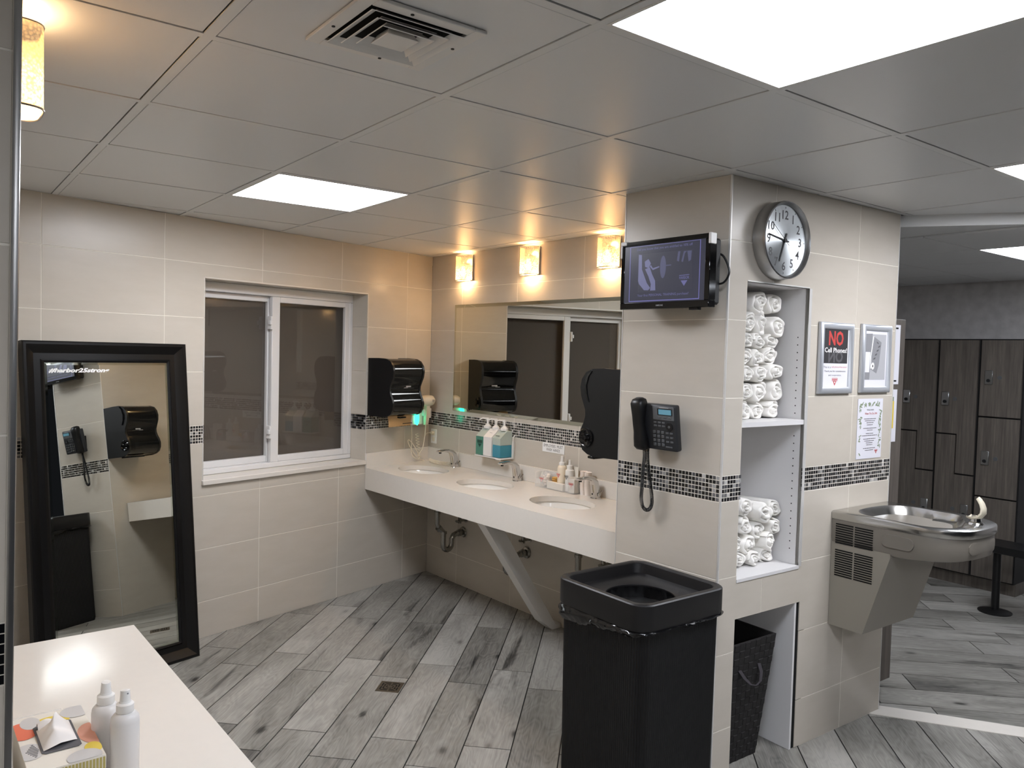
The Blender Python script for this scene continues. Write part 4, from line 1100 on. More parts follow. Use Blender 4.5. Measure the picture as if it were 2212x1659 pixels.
sp1 = MB().flat(U([(0, 1), (.06, .98), (.07, .6), (.12, .42), (.17, .24), (.24, .10), (.2, .04), (.12, .05), (.02, .22), (0, .3)]), Y - .0002)
sp1.flat(U([(.13, .6), (.22, .64), (.27, .45), (.33, .28), (.34, .03), (.24, .03), (.25, .2), (.2, .4)]), Y - .0002)
sp1.flat(U([(.12, .8), (.19, .86), (.24, .74), (.2, .62), (.13, .66)]), Y - .0002)
sp1.flat(U([(.22, .66), (.28, .56), (.40, .62), (.40, .65), (.28, .61), (.24, .70)]), Y - .0002)
part('screen_figure', sp1, 'scr_lt', tv, smooth=None, kind='stuff')
sp2 = MB().flat(U([(.47 + .055 * math.cos(q * PI / 10), .62 + .29 * math.sin(q * PI / 10)) for q in range(20)]), Y - .0003)
sp2.flat(U([(.50, .635), (.62, .64), (.62, .67), (.50, .665)]), Y - .0003)
sp2.flat(U([(.72, .75), (.74, .98), (.78, .98), (.76, .72)]), Y - .0003).flat(U([(.80, .72), (.84, .97), (.9, .97), (.86, .92), (.83, .7)]), Y - .0003).flat(U([(.93, .70), (.90, .97), (.98, .97), (.97, .74)]), Y - .0003)
part('screen_gym_photo', sp2, 'scr_md', tv, smooth=None, kind='stuff')
lg2 = MB().flat(U([(.80, .24), (.92, .24), (.86, .1)]), Y - .0003).flat(U([(.77, .36), (.95, .37), (.95, .385), (.77, .375)]), Y - .0003)
part('screen_emblem', lg2, 'scr_text', tv, smooth=None); text('screen_emblem_lettering', 'HARBOR', 'scr_text', tv, px0 + .86 * pw, Y - .0003, pz0 + .31 * ph, .046, .011, bold=.01)
text('brand_lettering', 'SAMSUNG', 'print_lt', tv, -.012, y0_ - .0005, .0125, .034, .0062, bold=.01)
part('corner_guard', MB().box(-TW / 2 - .004, -TW / 2 + .028, -.054, -.02, TH - .012, TH + .004, .002).box(-TW / 2 - .004, -TW / 2 + .006, -.054, -.02, TH - .062, TH - .01, .002), 'plasticwhite', tv)
part('corner_guard', MB().box(TW / 2 - .008, TW / 2 + .004, -.054, -.02, TH - .038, TH + .002, .002), 'plasticwhite', tv)
part('cable', MB().tube(wob([(TW / 2 - .03, .02, .2), (TW / 2 - .005, .03, .192), (TW / 2 + .018, .035, .15), (TW / 2 + .02, .035, .12), (TW / 2 - .0, .03, .092), (TW / 2 - .04, .02, .088)]), .004, 8), 'black', tv)

# telephone
ph_ = thing('wall_phone', 'black desk phone with blue display hung on the pillar', 'telephone', Pf @ T(-.245, -.0, 1.268) @ RX(0))
tilt = T(0, 0, 0) @ RX(8)
part('body', MB().box(-.115, .085, -.062, -.030, .0, .182, .008, 3), 'phone', ph_, mtx=tilt)
part('stand', MB().box(-.07, .025, -.05, -.001, .03, .12), 'blackmatte', ph_, smooth=None)
part('top_panel', MB().box(-.026, .079, -.0645, -.061, .122, .176, .002), 'phone_top', ph_, mtx=tilt)
part('display_bezel', MB().box(.0, .072, -.0655, -.064, .142, .168), 'blackmatte', ph_, mtx=tilt, smooth=None)
part('display', MB().box(.006, .068, -.0662, -.0655, .145, .165), 'lcd', ph_, mtx=tilt, smooth=None)
kb = MB()
for k in range(3): kb.box(.004 + .024 * k, .018 + .024 * k, -.0665, -.064, .130, .136, .001)
for r in range(2):
    for k in range(3): kb.box(-.024 + .021 * k, -.010 + .021 * k, -.0645, -.061, .108 - .013 * r, .115 - .013 * r, .001)
for r in range(4):
    for k in range(3): kb.box(-.030 + .021 * k, -.017 + .021 * k, -.0650, -.061, .067 - .0165 * r, .079 - .0165 * r, .0015)
for r in range(3):
    for k in range(2): kb.box(.034 + .021 * k, .048 + .021 * k, -.0645, -.061, .069 - .0175 * r, .076 - .0175 * r, .001)
kb.box(.03, .062, -.0645, -.061, .014, .020, .001)
part('keypad', kb, 'key', ph_, mtx=tilt, kind='stuff')
part('nav_pad', MB().lathe([(.016, -.0655), (.016, -.062)], 20, (.054, 0, .098), axis='y'), 'blackmatte', ph_, mtx=tilt)
part('nav_button', MB().lathe([(.005, -.067), (.005, -.065)], 10, (.054, 0, .098), axis='y'), 'key', ph_, mtx=tilt)
part('brand_strip', MB().box(.01, .055, -.0652, -.0645, .1705, .1725), 'print_lt', ph_, mtx=tilt, smooth=None)
hs = []
for z_, hw2, d0, d1 in ((-.006, .012, -.06, -.072), (-.002, .023, -.05, -.088), (.012, .0265, -.048, -.1), (.045, .0265, -.055, -.098), (.07, .0245, -.062, -.096), (.10, .024, -.066, -.098), (.13, .0245, -.063, -.099), (.155, .0265, -.056, -.101), (.185, .0275, -.046, -.104), (.200, .024, -.05, -.094), (.207, .012, -.06, -.078)):
    c = (d0 + d1) / 2; r = abs(d0 - d1) / 2; L = []
    for k in range(16):
        a = 2 * PI * k / 16; ca, sa = math.cos(a), math.sin(a)
        L.append((-.084 + 1.14 * hw2 * math.copysign(abs(ca) ** .7, ca), c + r * math.copysign(abs(sa) ** .7, sa), z_))
    hs.append(L)
part('handset', MB().loft(hs), 'black', ph_, mtx=tilt, smooth=60)
ctr = wob([(-.085, -.06, -.005), (-.085, -.055, -.04), (-.095, -.05, -.1), (-.102, -.045, -.17), (-.108, -.04, -.22), (-.1, -.035, -.255), (-.08, -.03, -.262), (-.062, -.03, -.24), (-.058, -.035, -.2), (-.066, -.04, -.14), (-.074, -.045, -.08), (-.075, -.05, -.02), (-.072, -.045, .0)], 30)
hl = []
tot = 0
for i, p in enumerate(ctr):
    if i: tot += (ctr[i] - ctr[i - 1]).length
    d = (ctr[min(i + 1, len(ctr) - 1)] - ctr[max(i - 1, 0)]).normalized(); u = d.orthogonal().normalized(); u = Vector((0, 1, 0)); u = (u - d * u.dot(d)).normalized(); v = d.cross(u)
    a = tot / .0058 * 2 * PI
    hl.append(p)
fine = []
seg_l = 0.
acc = [0.]
for i in range(1, len(ctr)): acc.append(acc[-1] + (ctr[i] - ctr[i - 1]).length)
ns = int(acc[-1] / .0055 * 9)
j = 0
for k in range(ns):
    s_ = acc[-1] * k / (ns - 1)
    while j < len(ctr) - 2 and acc[j + 1] < s_: j += 1
    f_ = (s_ - acc[j]) / max(acc[j + 1] - acc[j], 1e-9); p = ctr[j].lerp(ctr[j + 1], min(f_, 1)); d = (ctr[j + 1] - ctr[j]).normalized()
    u = Vector((0, 1, 0)); u = (u - d * u.dot(d)).normalized(); v = d.cross(u); a = 2 * PI * s_ / .0055
    fine.append(p + (u * math.cos(a) + v * math.sin(a)) * .0062)
part('coiled_cord', MB().tube(fine, .0019, 5), 'black', ph_)

# ================================================================== clock wall things
ck = thing('wall_clock', 'round brushed steel wall clock above the towel niche', 'clock', Cf @ T(.276, 0, 2.088))
R_ = .150
part('case', MB().lathe([(R_ * .97, -.001), (R_, -.004), (R_, -.048), (R_ * .985, -.056), (R_ * .955, -.058), (R_ * .91, -.046), (R_ * .90, -.03), (R_ * .90, -.012)], 64, axis='y'), 'alu', ck, smooth=35)
part('dial', MB().lathe([(R_ * .905, -.038), (R_ * .9, -.0385), (0., -.0385)], 64, axis='y'), 'dial', ck, smooth=None)
for k in range(1, 13):
    a = PI / 2 - 2 * PI * k / 12
    text('numeral', str(k), 'print_dark', ck, .098 * math.cos(a), -.0392, .098 * math.sin(a), None, .034, bold=.012)
    mk = MB().box(-.0012, .0012, -.0392, -.0386, .122, .129)
    part('minute_mark', mk, 'print_dark', ck, mtx=Matrix.Rotation(2 * PI * k / 12, 4, 'Y'), smooth=None)
def hand(deg, L, w0, tail, y):
    b = MB().prism([(-w0, -tail), (w0, -tail), (w0 * .6, L), (-w0 * .6, L)], y - .0008, y, 'y')
    part('hand', b, 'print_black', ck, mtx=Matrix.Rotation(math.radians(deg), 4, 'Y'), smooth=None)
hand(200, .088, .0035, .03, -.0405); hand(279, .105, .003, .025, -.042); hand(306, .10, .0012, .03, -.0435)
part('hub', MB().lathe([(.008, -.0455), (.008, -.0388)], 16, axis='y'), 'print_black', ck)
# snap frames
def snap(x0_, x1_, z0_, z1_, label):
    w_, h_ = x1_ - x0_, z1_ - z0_
    t = thing('poster_frame', label, 'framed poster', Cf @ T((x0_ + x1_) / 2, 0, z0_), 'silver snap frames on the tiled wall')
    prof = [(0, -.002), (0, -.012), (.006, -.0185), (.014, -.0205), (.022, -.0175), (.028, -.010), (.028, -.006)]
    lp2 = [[(-w_ / 2 + o, y, o), (w_ / 2 - o, y, o), (w_ / 2 - o, y, h_ - o), (-w_ / 2 + o, y, h_ - o)] for o, y in prof]
    part('frame', MB().loft(lp2, cap=False), 'snap', t, smooth=35)
    part('backing', MB().box(-w_ / 2 + .004, w_ / 2 - .004, -.006, -.001, .004, h_ - .004), 'blackmatte', t, smooth=None)
    part('sheet', MB().box(-w_ / 2 + .026, w_ / 2 - .026, -.0075, -.006, .026, h_ - .026), 'paper', t, smooth=None)
    return t, w_, h_
t, w_, h_ = snap(.583, .829, 1.490, 1.790, 'silver framed NO Cell Phones poster, left of two frames')
yq = -.0078
part('dark_block', MB().flat([(-.088, .128), (.088, .128), (.088, .274), (-.088, .274)], yq), 'print_dark', t, smooth=None)
text('lettering', 'NO', 'print_red', t, 0, yq - .0003, .234, .108, .062, bold=.03)
text('lettering', 'NO', 'print_grey', t, 0, yq - .0003, .156, .108, .050, bold=.03, flip=True)
text('lettering', 'Cell Phones!', 'print_white', t, 0, yq - .0006, .184, .164, .021, bold=.02)
text('lettering', 'This is a', 'print_black', t, -.060, yq, .112, .052, .0085)
text('lettering', 'cell phone-free zone!', 'print_red', t, .030, yq, .112, .115, .0095)
text('lettering', 'Thank you for consideration', 'print_black', t, 0, yq, .094, .158, .0095)
text('lettering', 'and cooperation.', 'print_black', t, 0, yq, .077, .096, .0095)
logo(t, 0, yq, .053, .021)
t, w_, h_ = snap(.898, 1.138, 1.492, 1.794, 'silver framed grey photo of a flip phone, right of two frames')
part('photo', MB().flat([(-.084, .057), (.084, .057), (.084, .26), (-.084, .26)], yq), 'print_lt', t, smooth=None)
part('photo_left', MB().flat([(-.084, .057), (-.044, .057), (-.03, .262), (-.084, .26)], yq - .0002), 'print_mid', t, smooth=None)
part('photo_page', MB().flat([(-.084, .09), (-.047, .09), (-.042, .18), (-.084, .18)], yq - .0003), 'paper', t, smooth=None)
part('phone_picture', MB().flat([(-.025, .252), (.045, .225), (.03, .125), (.012, .085), (-.04, .105), (-.042, .16)], yq - .0004), 'print_mid', t, smooth=None)
part('phone_flap', MB().flat([(-.025, .252), (-.018, .25), (-.035, .16), (-.033, .108), (-.04, .105), (-.042, .16)], yq - .0005), 'print_white', t, smooth=None)
kb = MB()
for r in range(4): kb.flat([(-.018 + .012 * r, .145 + .018 * r), (-.002 + .012 * r, .15 + .018 * r), (-.0 + .012 * r, .158 + .018 * r), (-.016 + .012 * r, .153 + .018 * r)], yq - .0006)
kb.flat([(.006, .222), (.02, .216), (.02, .222), (.006, .228)], yq - .0006)
part('phone_keys', kb, 'print_grey', t, smooth=None, kind='stuff')
part('phone_wheel', MB().flat([(-.02 + .013 * math.cos(q * PI / 8), .118 + .016 * math.sin(q * PI / 8)) for q in range(16)], yq - .0006), 'print_white', t, smooth=None)
part('phone_wheel_centre', MB().flat([(-.02 + .004 * math.cos(q * PI / 5), .118 + .006 * math.sin(q * PI / 5)) for q in range(10)], yq - .0008), 'print_black', t, smooth=None)
# printed schedule
t = thing('schedule_sheet', 'laminated schedule with leafy border taped below the right frame', 'notice', Cf @ T(1.006, 0, 1.196))
part('sheet', MB().box(-.102, .102, -.0025, -.001, 0, .268), 'paper', t, smooth=None)
lf = MB(); rl = random.Random(5)
for k in range(70):
    sd = rl.choice((-1, 1, 0)); 
    if sd: cx, cz = sd * rl.uniform(.07, .09), rl.uniform(.02, .245)
    else: cx, cz = rl.uniform(-.08, .08), rl.uniform(.236, .25)
    a = rl.uniform(0, PI); l1, l2 = rl.uniform(.006, .013), rl.uniform(.002, .004); c_, s_ = math.cos(a), math.sin(a)
    lf.flat([(cx + l1 * math.cos(q * PI / 4) * c_ - l2 * math.sin(q * PI / 4) * s_, cz + l1 * math.cos(q * PI / 4) * s_ + l2 * math.sin(q * PI / 4) * c_) for q in range(8)], -.0027 - .00001 * k)
part('leaf_border', lf, 'print_green', t, smooth=None, kind='stuff')
text('lettering', 'Holiday Schedule', 'print_dark', t, -.002, -.0036, .218, .056, .0095)
text('lettering', 'Winter Thru Dec 24th', 'print_red', t, .004, -.0036, .202, .1, .009)
rows_ = [(.178, .1), (.169, .085), (.160, .058), (.151, .05), (.136, .108), (.127, .046), (.112, .062), (.103, .125), (.088, .1), (.079, .082), (.070, .056), (.061, .05), (.046, .098), (.037, .066)]
rm = MB(); rr2 = random.Random(9)
for z_, wd2 in rows_:
    x = -wd2 / 2
    while x < wd2 / 2 - .003:
        l_ = rr2.uniform(.004, .012); l_ = min(l_, wd2 / 2 - x); rm.flat([(x, z_ - .0012), (x + l_, z_ - .0012), (x + l_, z_ + .0016), (x, z_ + .0016)], -.0036); x += l_ + .0022
part('text_rows', rm, 'print_grey', t, smooth=None, kind='stuff'); logo(t, .058, -.0036, .03, .012)

# ---------------- built-in towel niche
nc = thing('towel_niche', 'white built-in towel cabinet set in the clock wall', 'cabinet', Cf)
DP = .33
def pn(name, *b, m='melamine'): return part(name, MB().box(*b), m, nc, smooth=None)
pn('side_panel', .102, .112, .004, DP, .772, 1.933); pn('side_panel', .512, .530, .004, DP, .772, 1.933)
pn('top_panel', .112, .512, .004, DP, 1.921, 1.933); pn('back_panel', .112, .512, DP, DP + .01, .772, 1.921)
pn('shelf', .112, .512, .002, DP, 1.364, 1.383); pn('bottom_shelf', .112, .512, -.003, DP, .765, .7775)
pn('lower_side_panel', .500, .512, .002, DP, .0, .634); pn('lower_side_panel', .102, .112, .004, DP, 0, .634)
pn('lower_back', .112, .512, DP, DP + .01, 0, .634); pn('lower_top', .112, .512, .016, DP, .622, .634)
pn('shadow_gap', .513, .570, .0055, .03, 0, .62, m='darkhole')
pg = MB()
for k in range(36):
    z_ = .84 + .0315 * k
    if 1.34 < z_ < 1.40 or z_ > 1.75: continue
    pg.box(.5112, .5121, .043, .0475, z_ - .0023, z_ + .0023)
part('peg_holes', pg, 'darkhole', nc, smooth=None, kind='stuff')
# rolled towels
def towel_mesh(seed):
    r = random.Random(seed); Rr = .045; turns = 2.6 + r.uniform(-.3, .4); n = int(30 * turns); pitch = Rr * .92 / (turns + .35); Ln = .21
    ph1, ph2, sq = r.uniform(0, 6), r.uniform(0, 6), r.uniform(.05, .12)
    loops = []
    for i in range(n + 1):
        th = 2 * PI * turns * i / n; rc = Rr - pitch * .5 - pitch * (turns - th / 2 / PI)
        rc = max(rc, .003)
        wob_ = 1 + sq * math.sin(2 * th + ph1) * .6 + .05 * math.sin(3 * th + ph2) + .03 * math.sin(5.3 * th + ph1)
        tk = pitch * .47 * (1 + .18 * math.sin(4.1 * th + ph2))
        yo = .005 * math.sin(1.7 * th + ph1) + .003 * math.sin(4.3 * th + ph2) - .016 * (1 - (rc / Rr) ** 2)
        c, s = math.cos(th + ph2), math.sin(th + ph2); loop = []
        for dr_, y in ((-tk, Ln), (-tk, .016), (-tk * .8, .006), (-tk * .35, .0), (tk * .35, .0), (tk * .8, .006), (tk, .016), (tk, Ln)):
            rad = (rc + dr_) * wob_; yy_ = y if y == Ln else y + yo + .004
            loop.append((rad * c, yy_, rad * s))
        loops.append(loop)
    b = MB(); V = [[b.bm.verts.new(p) for p in L] for L in loops]
    for a, d in zip(V, V[1:]):
        for k in range(7): b.bm.faces.new((a[k], a[k + 1], d[k + 1], d[k]))
    b.bm.faces.new(V[0]); b.bm.faces.new(V[-1][::-1])
    return b.mesh('rolled_towel', 80, merge=False)
TM = [towel_mesh(s) for s in range(6)]
up = [(.319, 1.858, .047, .041), (.426, 1.856, .05, .045), (.255, 1.772, .037, .04), (.322, 1.768, .036, .046), (.429, 1.764, .06, .042), (.241, 1.703, .034, .026), (.308, 1.699, .042, .028), (.402, 1.706, .05, .028),
      (.405, 1.645, .056, .036), (.242, 1.635, .034, .036), (.308, 1.634, .04, .034), (.255, 1.566, .036, .032), (.331, 1.571, .043, .034), (.428, 1.576, .052, .032), (.25, 1.495, .034, .036), (.335, 1.494, .05, .042), (.445, 1.500, .056, .042), (.25, 1.418, .036, .034), (.338, 1.416, .05, .032), (.438, 1.418, .056, .034)]
upl = ['topmost towel roll of the upper shelf, left of the top pair', 'topmost towel roll of the upper shelf, right of the top pair', 'towel roll on the upper shelf cut off by the niche edge, below the top pair', 'small towel roll on the upper shelf, under the left top roll', 'loosely folded towel jutting out to the right near the top of the upper shelf',
       'sliver of a flat towel roll at the niche edge, third row of the upper shelf', 'flat towel roll in the middle of the third row, upper shelf', 'flat oval towel roll at the right of the third row, upper shelf', 'thick towel roll against the side panel, fourth row of the upper shelf', 'towel roll at the niche edge, fourth row of the upper shelf', 'tight towel roll in the middle of the fourth row, upper shelf',
       'towel roll at the niche edge, fifth row of the upper shelf', 'towel roll in the middle of the fifth row, upper shelf', 'towel roll at the right of the fifth row, upper shelf', 'towel roll at the niche edge, second row from the shelf board', 'square-looking towel roll, second row from the shelf board', 'round towel roll against the side panel, second row from the shelf board',
       'towel roll at the niche edge resting on the upper shelf board', 'towel roll in the middle resting on the upper shelf board', 'cream-tinged towel roll at the right resting on the upper shelf board']
lo = [(.272, 1.030, .046, .038), (.381, .999, .055, .042), (.474, 1.003, .036, .040), (.286, .946, .044, .038), (.375, .921, .044, .036), (.457, .930, .044, .032), (.236, .880, .034, .032), (.32, .866, .05, .032), (.43, .870, .052, .030), (.255, .812, .040, .032), (.335, .808, .038, .030), (.438, .812, .058, .034)]
lol = ['towel roll at the niche edge, top row of the lower compartment', 'largest towel roll in front, top row of the lower compartment', 'towel roll at the back right, top row of the lower compartment', 'towel roll at the niche edge, second row of the lower compartment', 'round towel roll in the middle, second row of the lower compartment', 'towel roll at the right, second row of the lower compartment',
       'sliver of a towel roll at the niche edge, third row of the lower compartment', 'neat oval towel spiral, third row of the lower compartment', 'pointed cream towel fold, third row of the lower compartment', 'towel roll at the niche edge on the lower shelf board', 'yellowish towel roll in the middle on the lower shelf board', 'big round towel roll at the right on the lower shelf board']
rt = random.Random(11)
for grp, lst, lbs in (('rolled towels on the upper niche shelf', up, upl), ('rolled towels in the lower niche compartment', lo, lol)):
    for k, ((x, z, rx, rz), lb) in enumerate(zip(lst, lbs)):
        o = bpy.data.objects.new('rolled_towel', TM[k % 6]); COL.objects.link(o)
        if not TM[k % 6].materials: TM[k % 6].materials.append(M['towel'])
        o.matrix_world = Cf @ T(x, .094 + rt.uniform(-.008, .012) - (.012 if 'jutting' in lb or 'largest' in lb else 0), z) @ Matrix.Diagonal((rx / .0455 * 1.04, 1, rz / .0455 * 1.2, 1)) @ RY(rt.uniform(0, 360))
        o['label'] = lb; o['category'] = 'towel'; o['group'] = grp
# woven basket in the lower niche
bk = thing('laundry_basket', 'tapered black woven hamper standing in the lower niche', 'basket', Cf @ T(.262, .17, 0))
tw, bw_, bh = (.150, .148), (.098, .105), .505
def bl_(z, s=0): 
    f = z / bh; hx = bw_[0] + (tw[0] - bw_[0]) * f - s; hy = bw_[1] + (tw[1] - bw_[1]) * f - s; return [(-hx, -hy, z), (hx, -hy, z), (hx, hy, z), (-hx, hy, z)]
part('shell', MB().loft([bl_(0.001), bl_(bh), bl_(bh, .008), bl_(.01, .008)]), 'basket', bk, smooth=None)
wv_ = MB()
nr = 17
for r in range(nr):
    z0_, z1_ = bh * r / nr, bh * (r + 1) / nr
    f = (z0_ + z1_) / 2 / bh; hx = bw_[0] + (tw[0] - bw_[0]) * f; hy = bw_[1] + (tw[1] - bw_[1]) * f; n_ = 9
    for k in range(n_):
        o_ = .003 if (r + k) % 2 else .0008
        xa, xb = -hx + 2 * hx * k / n_, -hx + 2 * hx * (k + 1) / n_
        f0, f1 = z0_ / bh, z1_ / bh
        ya0 = -(bw_[1] + (tw[1] - bw_[1]) * f0); ya1 = -(bw_[1] + (tw[1] - bw_[1]) * f1)
        v = [wv_.bm.verts.new(p) for p in ((xa + .001, ya0, z0_ + .001), (xb - .001, ya0, z0_ + .001), (xb - .001, ya1, z1_ - .001), (xa + .001, ya1, z1_ - .001), (xa + .003, ya0 - o_, z0_ + .003), (xb - .003, ya0 - o_, z0_ + .003), (xb - .003, ya1 - o_, z1_ - .003), (xa + .003, ya1 - o_, z1_ - .003))]
        for q in ((4, 5, 6, 7), (0, 1, 5, 4), (1, 2, 6, 5), (2, 3, 7, 6), (3, 0, 4, 7)): wv_.bm.faces.new([v[i] for i in q])
part('weave', wv_, 'basket', bk, smooth=None, kind='stuff')
yh = -(bw_[1] + (tw[1] - bw_[1]) * .75)
part('handle', MB().loft([[(x - .009 * nx_, yh - d, z - .0), (x + .009 * nx_, yh - d, z), (x + .009 * nx_, yh - d - .004, z), (x - .009 * nx_, yh - d - .004, z)] for x, z, d, nx_ in ((-.07, .395, .0, 1), (-.055, .365, .014, 1), (-.03, .338, .028, .7), (.0, .33, .032, .7), (.03, .34, .028, .7), (.052, .368, .014, 1), (.052, .40, .0, 1))]), 'strap', bk)

# ---------------- water fountain
FW, F0 = .452, .737
wf = thing('water_fountain', 'wall-hung steel drinking fountain with grey vented cabinet', 'drinking fountain', Cf @ T(F0 + FW / 2, 0, 0))
hx = FW / 2; ZFT = .986
def dloop(z, inset=0., nose=.530, straight=.33, h=hx, n=24):
    L = [(-h + inset, -.002 - 0 * inset, z), ]
    for k in range(n + 1):
        a = PI - PI * k / n; ca, sa = math.cos(a), math.sin(a)
        L.append(((h - inset) * math.copysign(abs(ca) ** .72, ca), -straight - (nose - straight - inset) * abs(sa) ** .8, z))
    L.append((h - inset, -.002, z))
    return L
# basin top: deck ring with recessed bowl
deck = MB()
o1 = dloop(ZFT - .028); o2 = dloop(ZFT - .004); o3 = dloop(ZFT, .006)
nn = len(o1)
def bowl_outline(z, grow=0.):
    """plan of the recess: round at the back, narrowing then widening to the front"""
    L = []
    ctrl = [(-.03, -.045), (-.12, -.055), (-.185, -.11), (-.194, -.18), (-.188, -.232), (-.188, -.265), (-.194, -.32), (-.182, -.40), (-.125, -.458), (-.03, -.482),
            (.03, -.47), (.04, -.43), (.09, -.40), (.16, -.37), (.192, -.32), (.186, -.265), (.184, -.232), (.194, -.18), (.185, -.11), (.12, -.055), (.03, -.045)]
    return ctrl
bo = bowl_outline(0)
bo = [(x * 1.0, y) for x, y in bo]
cx0, cy0 = 0, -.26
def resamp(poly, n, closed=True):
    P = poly + [poly[0]] if closed else poly; acc = [0]
    for a, b in zip(P, P[1:]): acc.append(acc[-1] + math.hypot(b[0] - a[0], b[1] - a[1]))
    out = []
    for k in range(n):
        s_ = acc[-1] * k / n
        for i in range(len(P) - 1):
            if acc[i] <= s_ <= acc[i + 1]:
                f = (s_ - acc[i]) / max(1e-9, acc[i + 1] - acc[i]); out.append((P[i][0] + (P[i + 1][0] - P[i][0]) * f, P[i][1] + (P[i + 1][1] - P[i][1]) * f)); break
    return out
def smoothp(poly, it=2):
    for _ in range(it):
        q = []
        for i in range(len(poly)):
            a, b = poly[i], poly[(i + 1) % len(poly)]; q += [(a[0] * .75 + b[0] * .25, a[1] * .75 + b[1] * .25), (a[0] * .25 + b[0] * .75, a[1] * .25 + b[1] * .75)]
        poly = q
    return poly
NB = 96
outer = resamp([(p[0], p[1]) for p in dloop(0, .006, n=48)], NB); inner = resamp(smoothp(bo, 2), NB)
# align start angles
def start(poly):
    k = min(range(NB), key=lambda i: abs(math.atan2(poly[i][0], -(poly[i][1] - cy0)) ))
    return poly[k:] + poly[:k]
def ccw(p):
    ar = sum(p[i][0] * p[(i + 1) % len(p)][1] - p[(i + 1) % len(p)][0] * p[i][1] for i in range(len(p))); return p if ar > 0 else p[::-1]
outer = start(ccw(outer)); inner = start(ccw(inner))
def depth(x, y): return -.012 - .020 * max(0, min(1, (y + .30) / .06 * -1 + 1)) if y > -.30 else -.012
def shr(p, f): return (cx0 + (p[0] - cx0) * f, cy0 + (p[1] - cy0) * f)
lo_ = [[(p[0], p[1], ZFT) for p in outer], [(p[0], p[1], ZFT) for p in inner], [(*shr(p, .975), ZFT - .006) for p in inner], [(*shr(p, .92), ZFT - .022) for p in inner], [(*shr(p, .80), ZFT - .034 - (.035 if p[1] > -.235 else .0)) for p in inner], [(*shr(p, .45), ZFT - .038 - (.035 if p[1] > -.235 else .004)) for p in inner], [(*shr(p, .05), ZFT - .045) for p in inner]]
deck.loft(lo_, cap=False)
O1 = [start(ccw(resamp([(p[0], p[1]) for p in dloop(0, i_, n=48)], NB))) for i_ in (.006, .001, 0, 0, .004)]
deck.loft([[(p[0], p[1], z) for p in L] for L, z in zip(O1, (ZFT, ZFT - .003, ZFT - .008, ZFT - .028, ZFT - .034))], cap=False)
part('basin', deck, 'steel', wf, smooth=45)
part('drain_strainer', MB().lathe([(.022, ZFT - .046), (.018, ZFT - .043), (0, ZFT - .0435)], 16, (0, -.26, 0)), 'chrome', wf)
sk_ = MB(); O2 = [start(ccw(resamp([(p[0], p[1]) for p in dloop(0, i_, nose=.526, n=48)], NB))) for i_ in (.006, .004, .004, .010, .03)]
sk_.loft([[(p[0], p[1], z + (0.02 * max(0, (-p[1] - .30) / .2) if z < .88 else 0)) for p in L] for L, z in zip(O2, (ZFT - .035, ZFT - .04, .872, .846, .840))])
part('skirt', sk_, 'skirtgrey', wf, smooth=45)
# push bars: one on the left side, one at the front
def pill(cx_, cz_, hl_, hh_, n=10):
    P = []
    for k in range(n + 1): a = PI / 2 + PI * k / n; P.append((cx_ - hl_ + hh_ * math.cos(a), cz_ + hh_ * math.sin(a)))
    for k in range(n + 1): a = -PI / 2 + PI * k / n; P.append((cx_ + hl_ + hh_ * math.cos(a), cz_ + hh_ * math.sin(a)))
    return P
pb = MB().prism(pill(-.292, .908, .040, .026), -hx - .004, -hx + .006, 'x')
part('push_bar', pb, 'skirtgrey', wf, smooth=30)
def nose_pt(u, off):   # u in -1..1 around the nose
    a = PI / 2 - u * .95; ca, sa = math.cos(a), math.sin(a)
    return ((hx + off) * math.copysign(abs(ca) ** .72, ca), -.33 - (.196 + off) * abs(sa) ** .8)
fbm = MB(); loops = []
no_ = resamp([(p[0], p[1]) for p in dloop(0, .004, nose=.526, n=96)], 720); tip = min(range(720), key=lambda i: no_[i][1] * 1e3 + abs(no_[i][0]))
stp = math.hypot(no_[tip][0] - no_[tip - 1][0], no_[tip][1] - no_[tip - 1][1])
def nose_at(d_, off):
    i = (tip + int(round(d_ / stp))) % 720; p, a_, b_ = no_[i], no_[(i - 4) % 720], no_[(i + 4) % 720]
    tx, ty = b_[0] - a_[0], b_[1] - a_[1]; l_ = math.hypot(tx, ty); nx_, ny_ = ty / l_, -tx / l_
    if nx_ * p[0] + ny_ * (p[1] + .3) < 0: nx_, ny_ = -nx_, -ny_
    return p[0] + nx_ * off, p[1] + ny_ * off
for off, sc in ((-.004, 1.), (.003, 1.), (.004, .92)):
    L = []
    for (u, z) in pill(0, 0, .085, .025, 8):
        q = nose_at(u * sc, off); L.append((q[0], q[1], .912 + z * (1 if sc == 1. else .82)))
    loops.append(L)
fbm.loft(loops); part('push_bar', fbm, 'skirtgrey', wf, smooth=40)
# lower cabinet
cab = MB(); cz = .492
def rect(z, d): return [(-hx + .006, -.002, z), (-hx + .006, -d, z), (hx - .03, -d, z), (hx - .03, -.002, z)]
cab.loft([rect(cz, .158), rect(.835, .262), rect(.852, .262)]); part('cabinet', cab, 'steelgrey', wf, smooth=None)
def louv(z0_, z1_, nrow, y0_, y1_, xs_, m):
    b = MB()
    for k in range(nrow):
        z = z0_ + (z1_ - z0_) * (k + .5) / nrow; hgt = (z1_ - z0_) / nrow * .26; mid = (y0_ + y1_) / 2
        b.box(xs_ - .0012, xs_ + .003, -mid + .004, -y0_, z - hgt, z + hgt); b.box(xs_ - .0012, xs_ + .003, -y1_, -mid - .004, z - hgt, z + hgt)
    part('vent_slots', b, 'darkhole', wf, smooth=None, kind='stuff')
louv(.848, .938, 9, .022, .188, -hx + .003, None); louv(.708, .826, 12, .022, .190, -hx + .005, None)
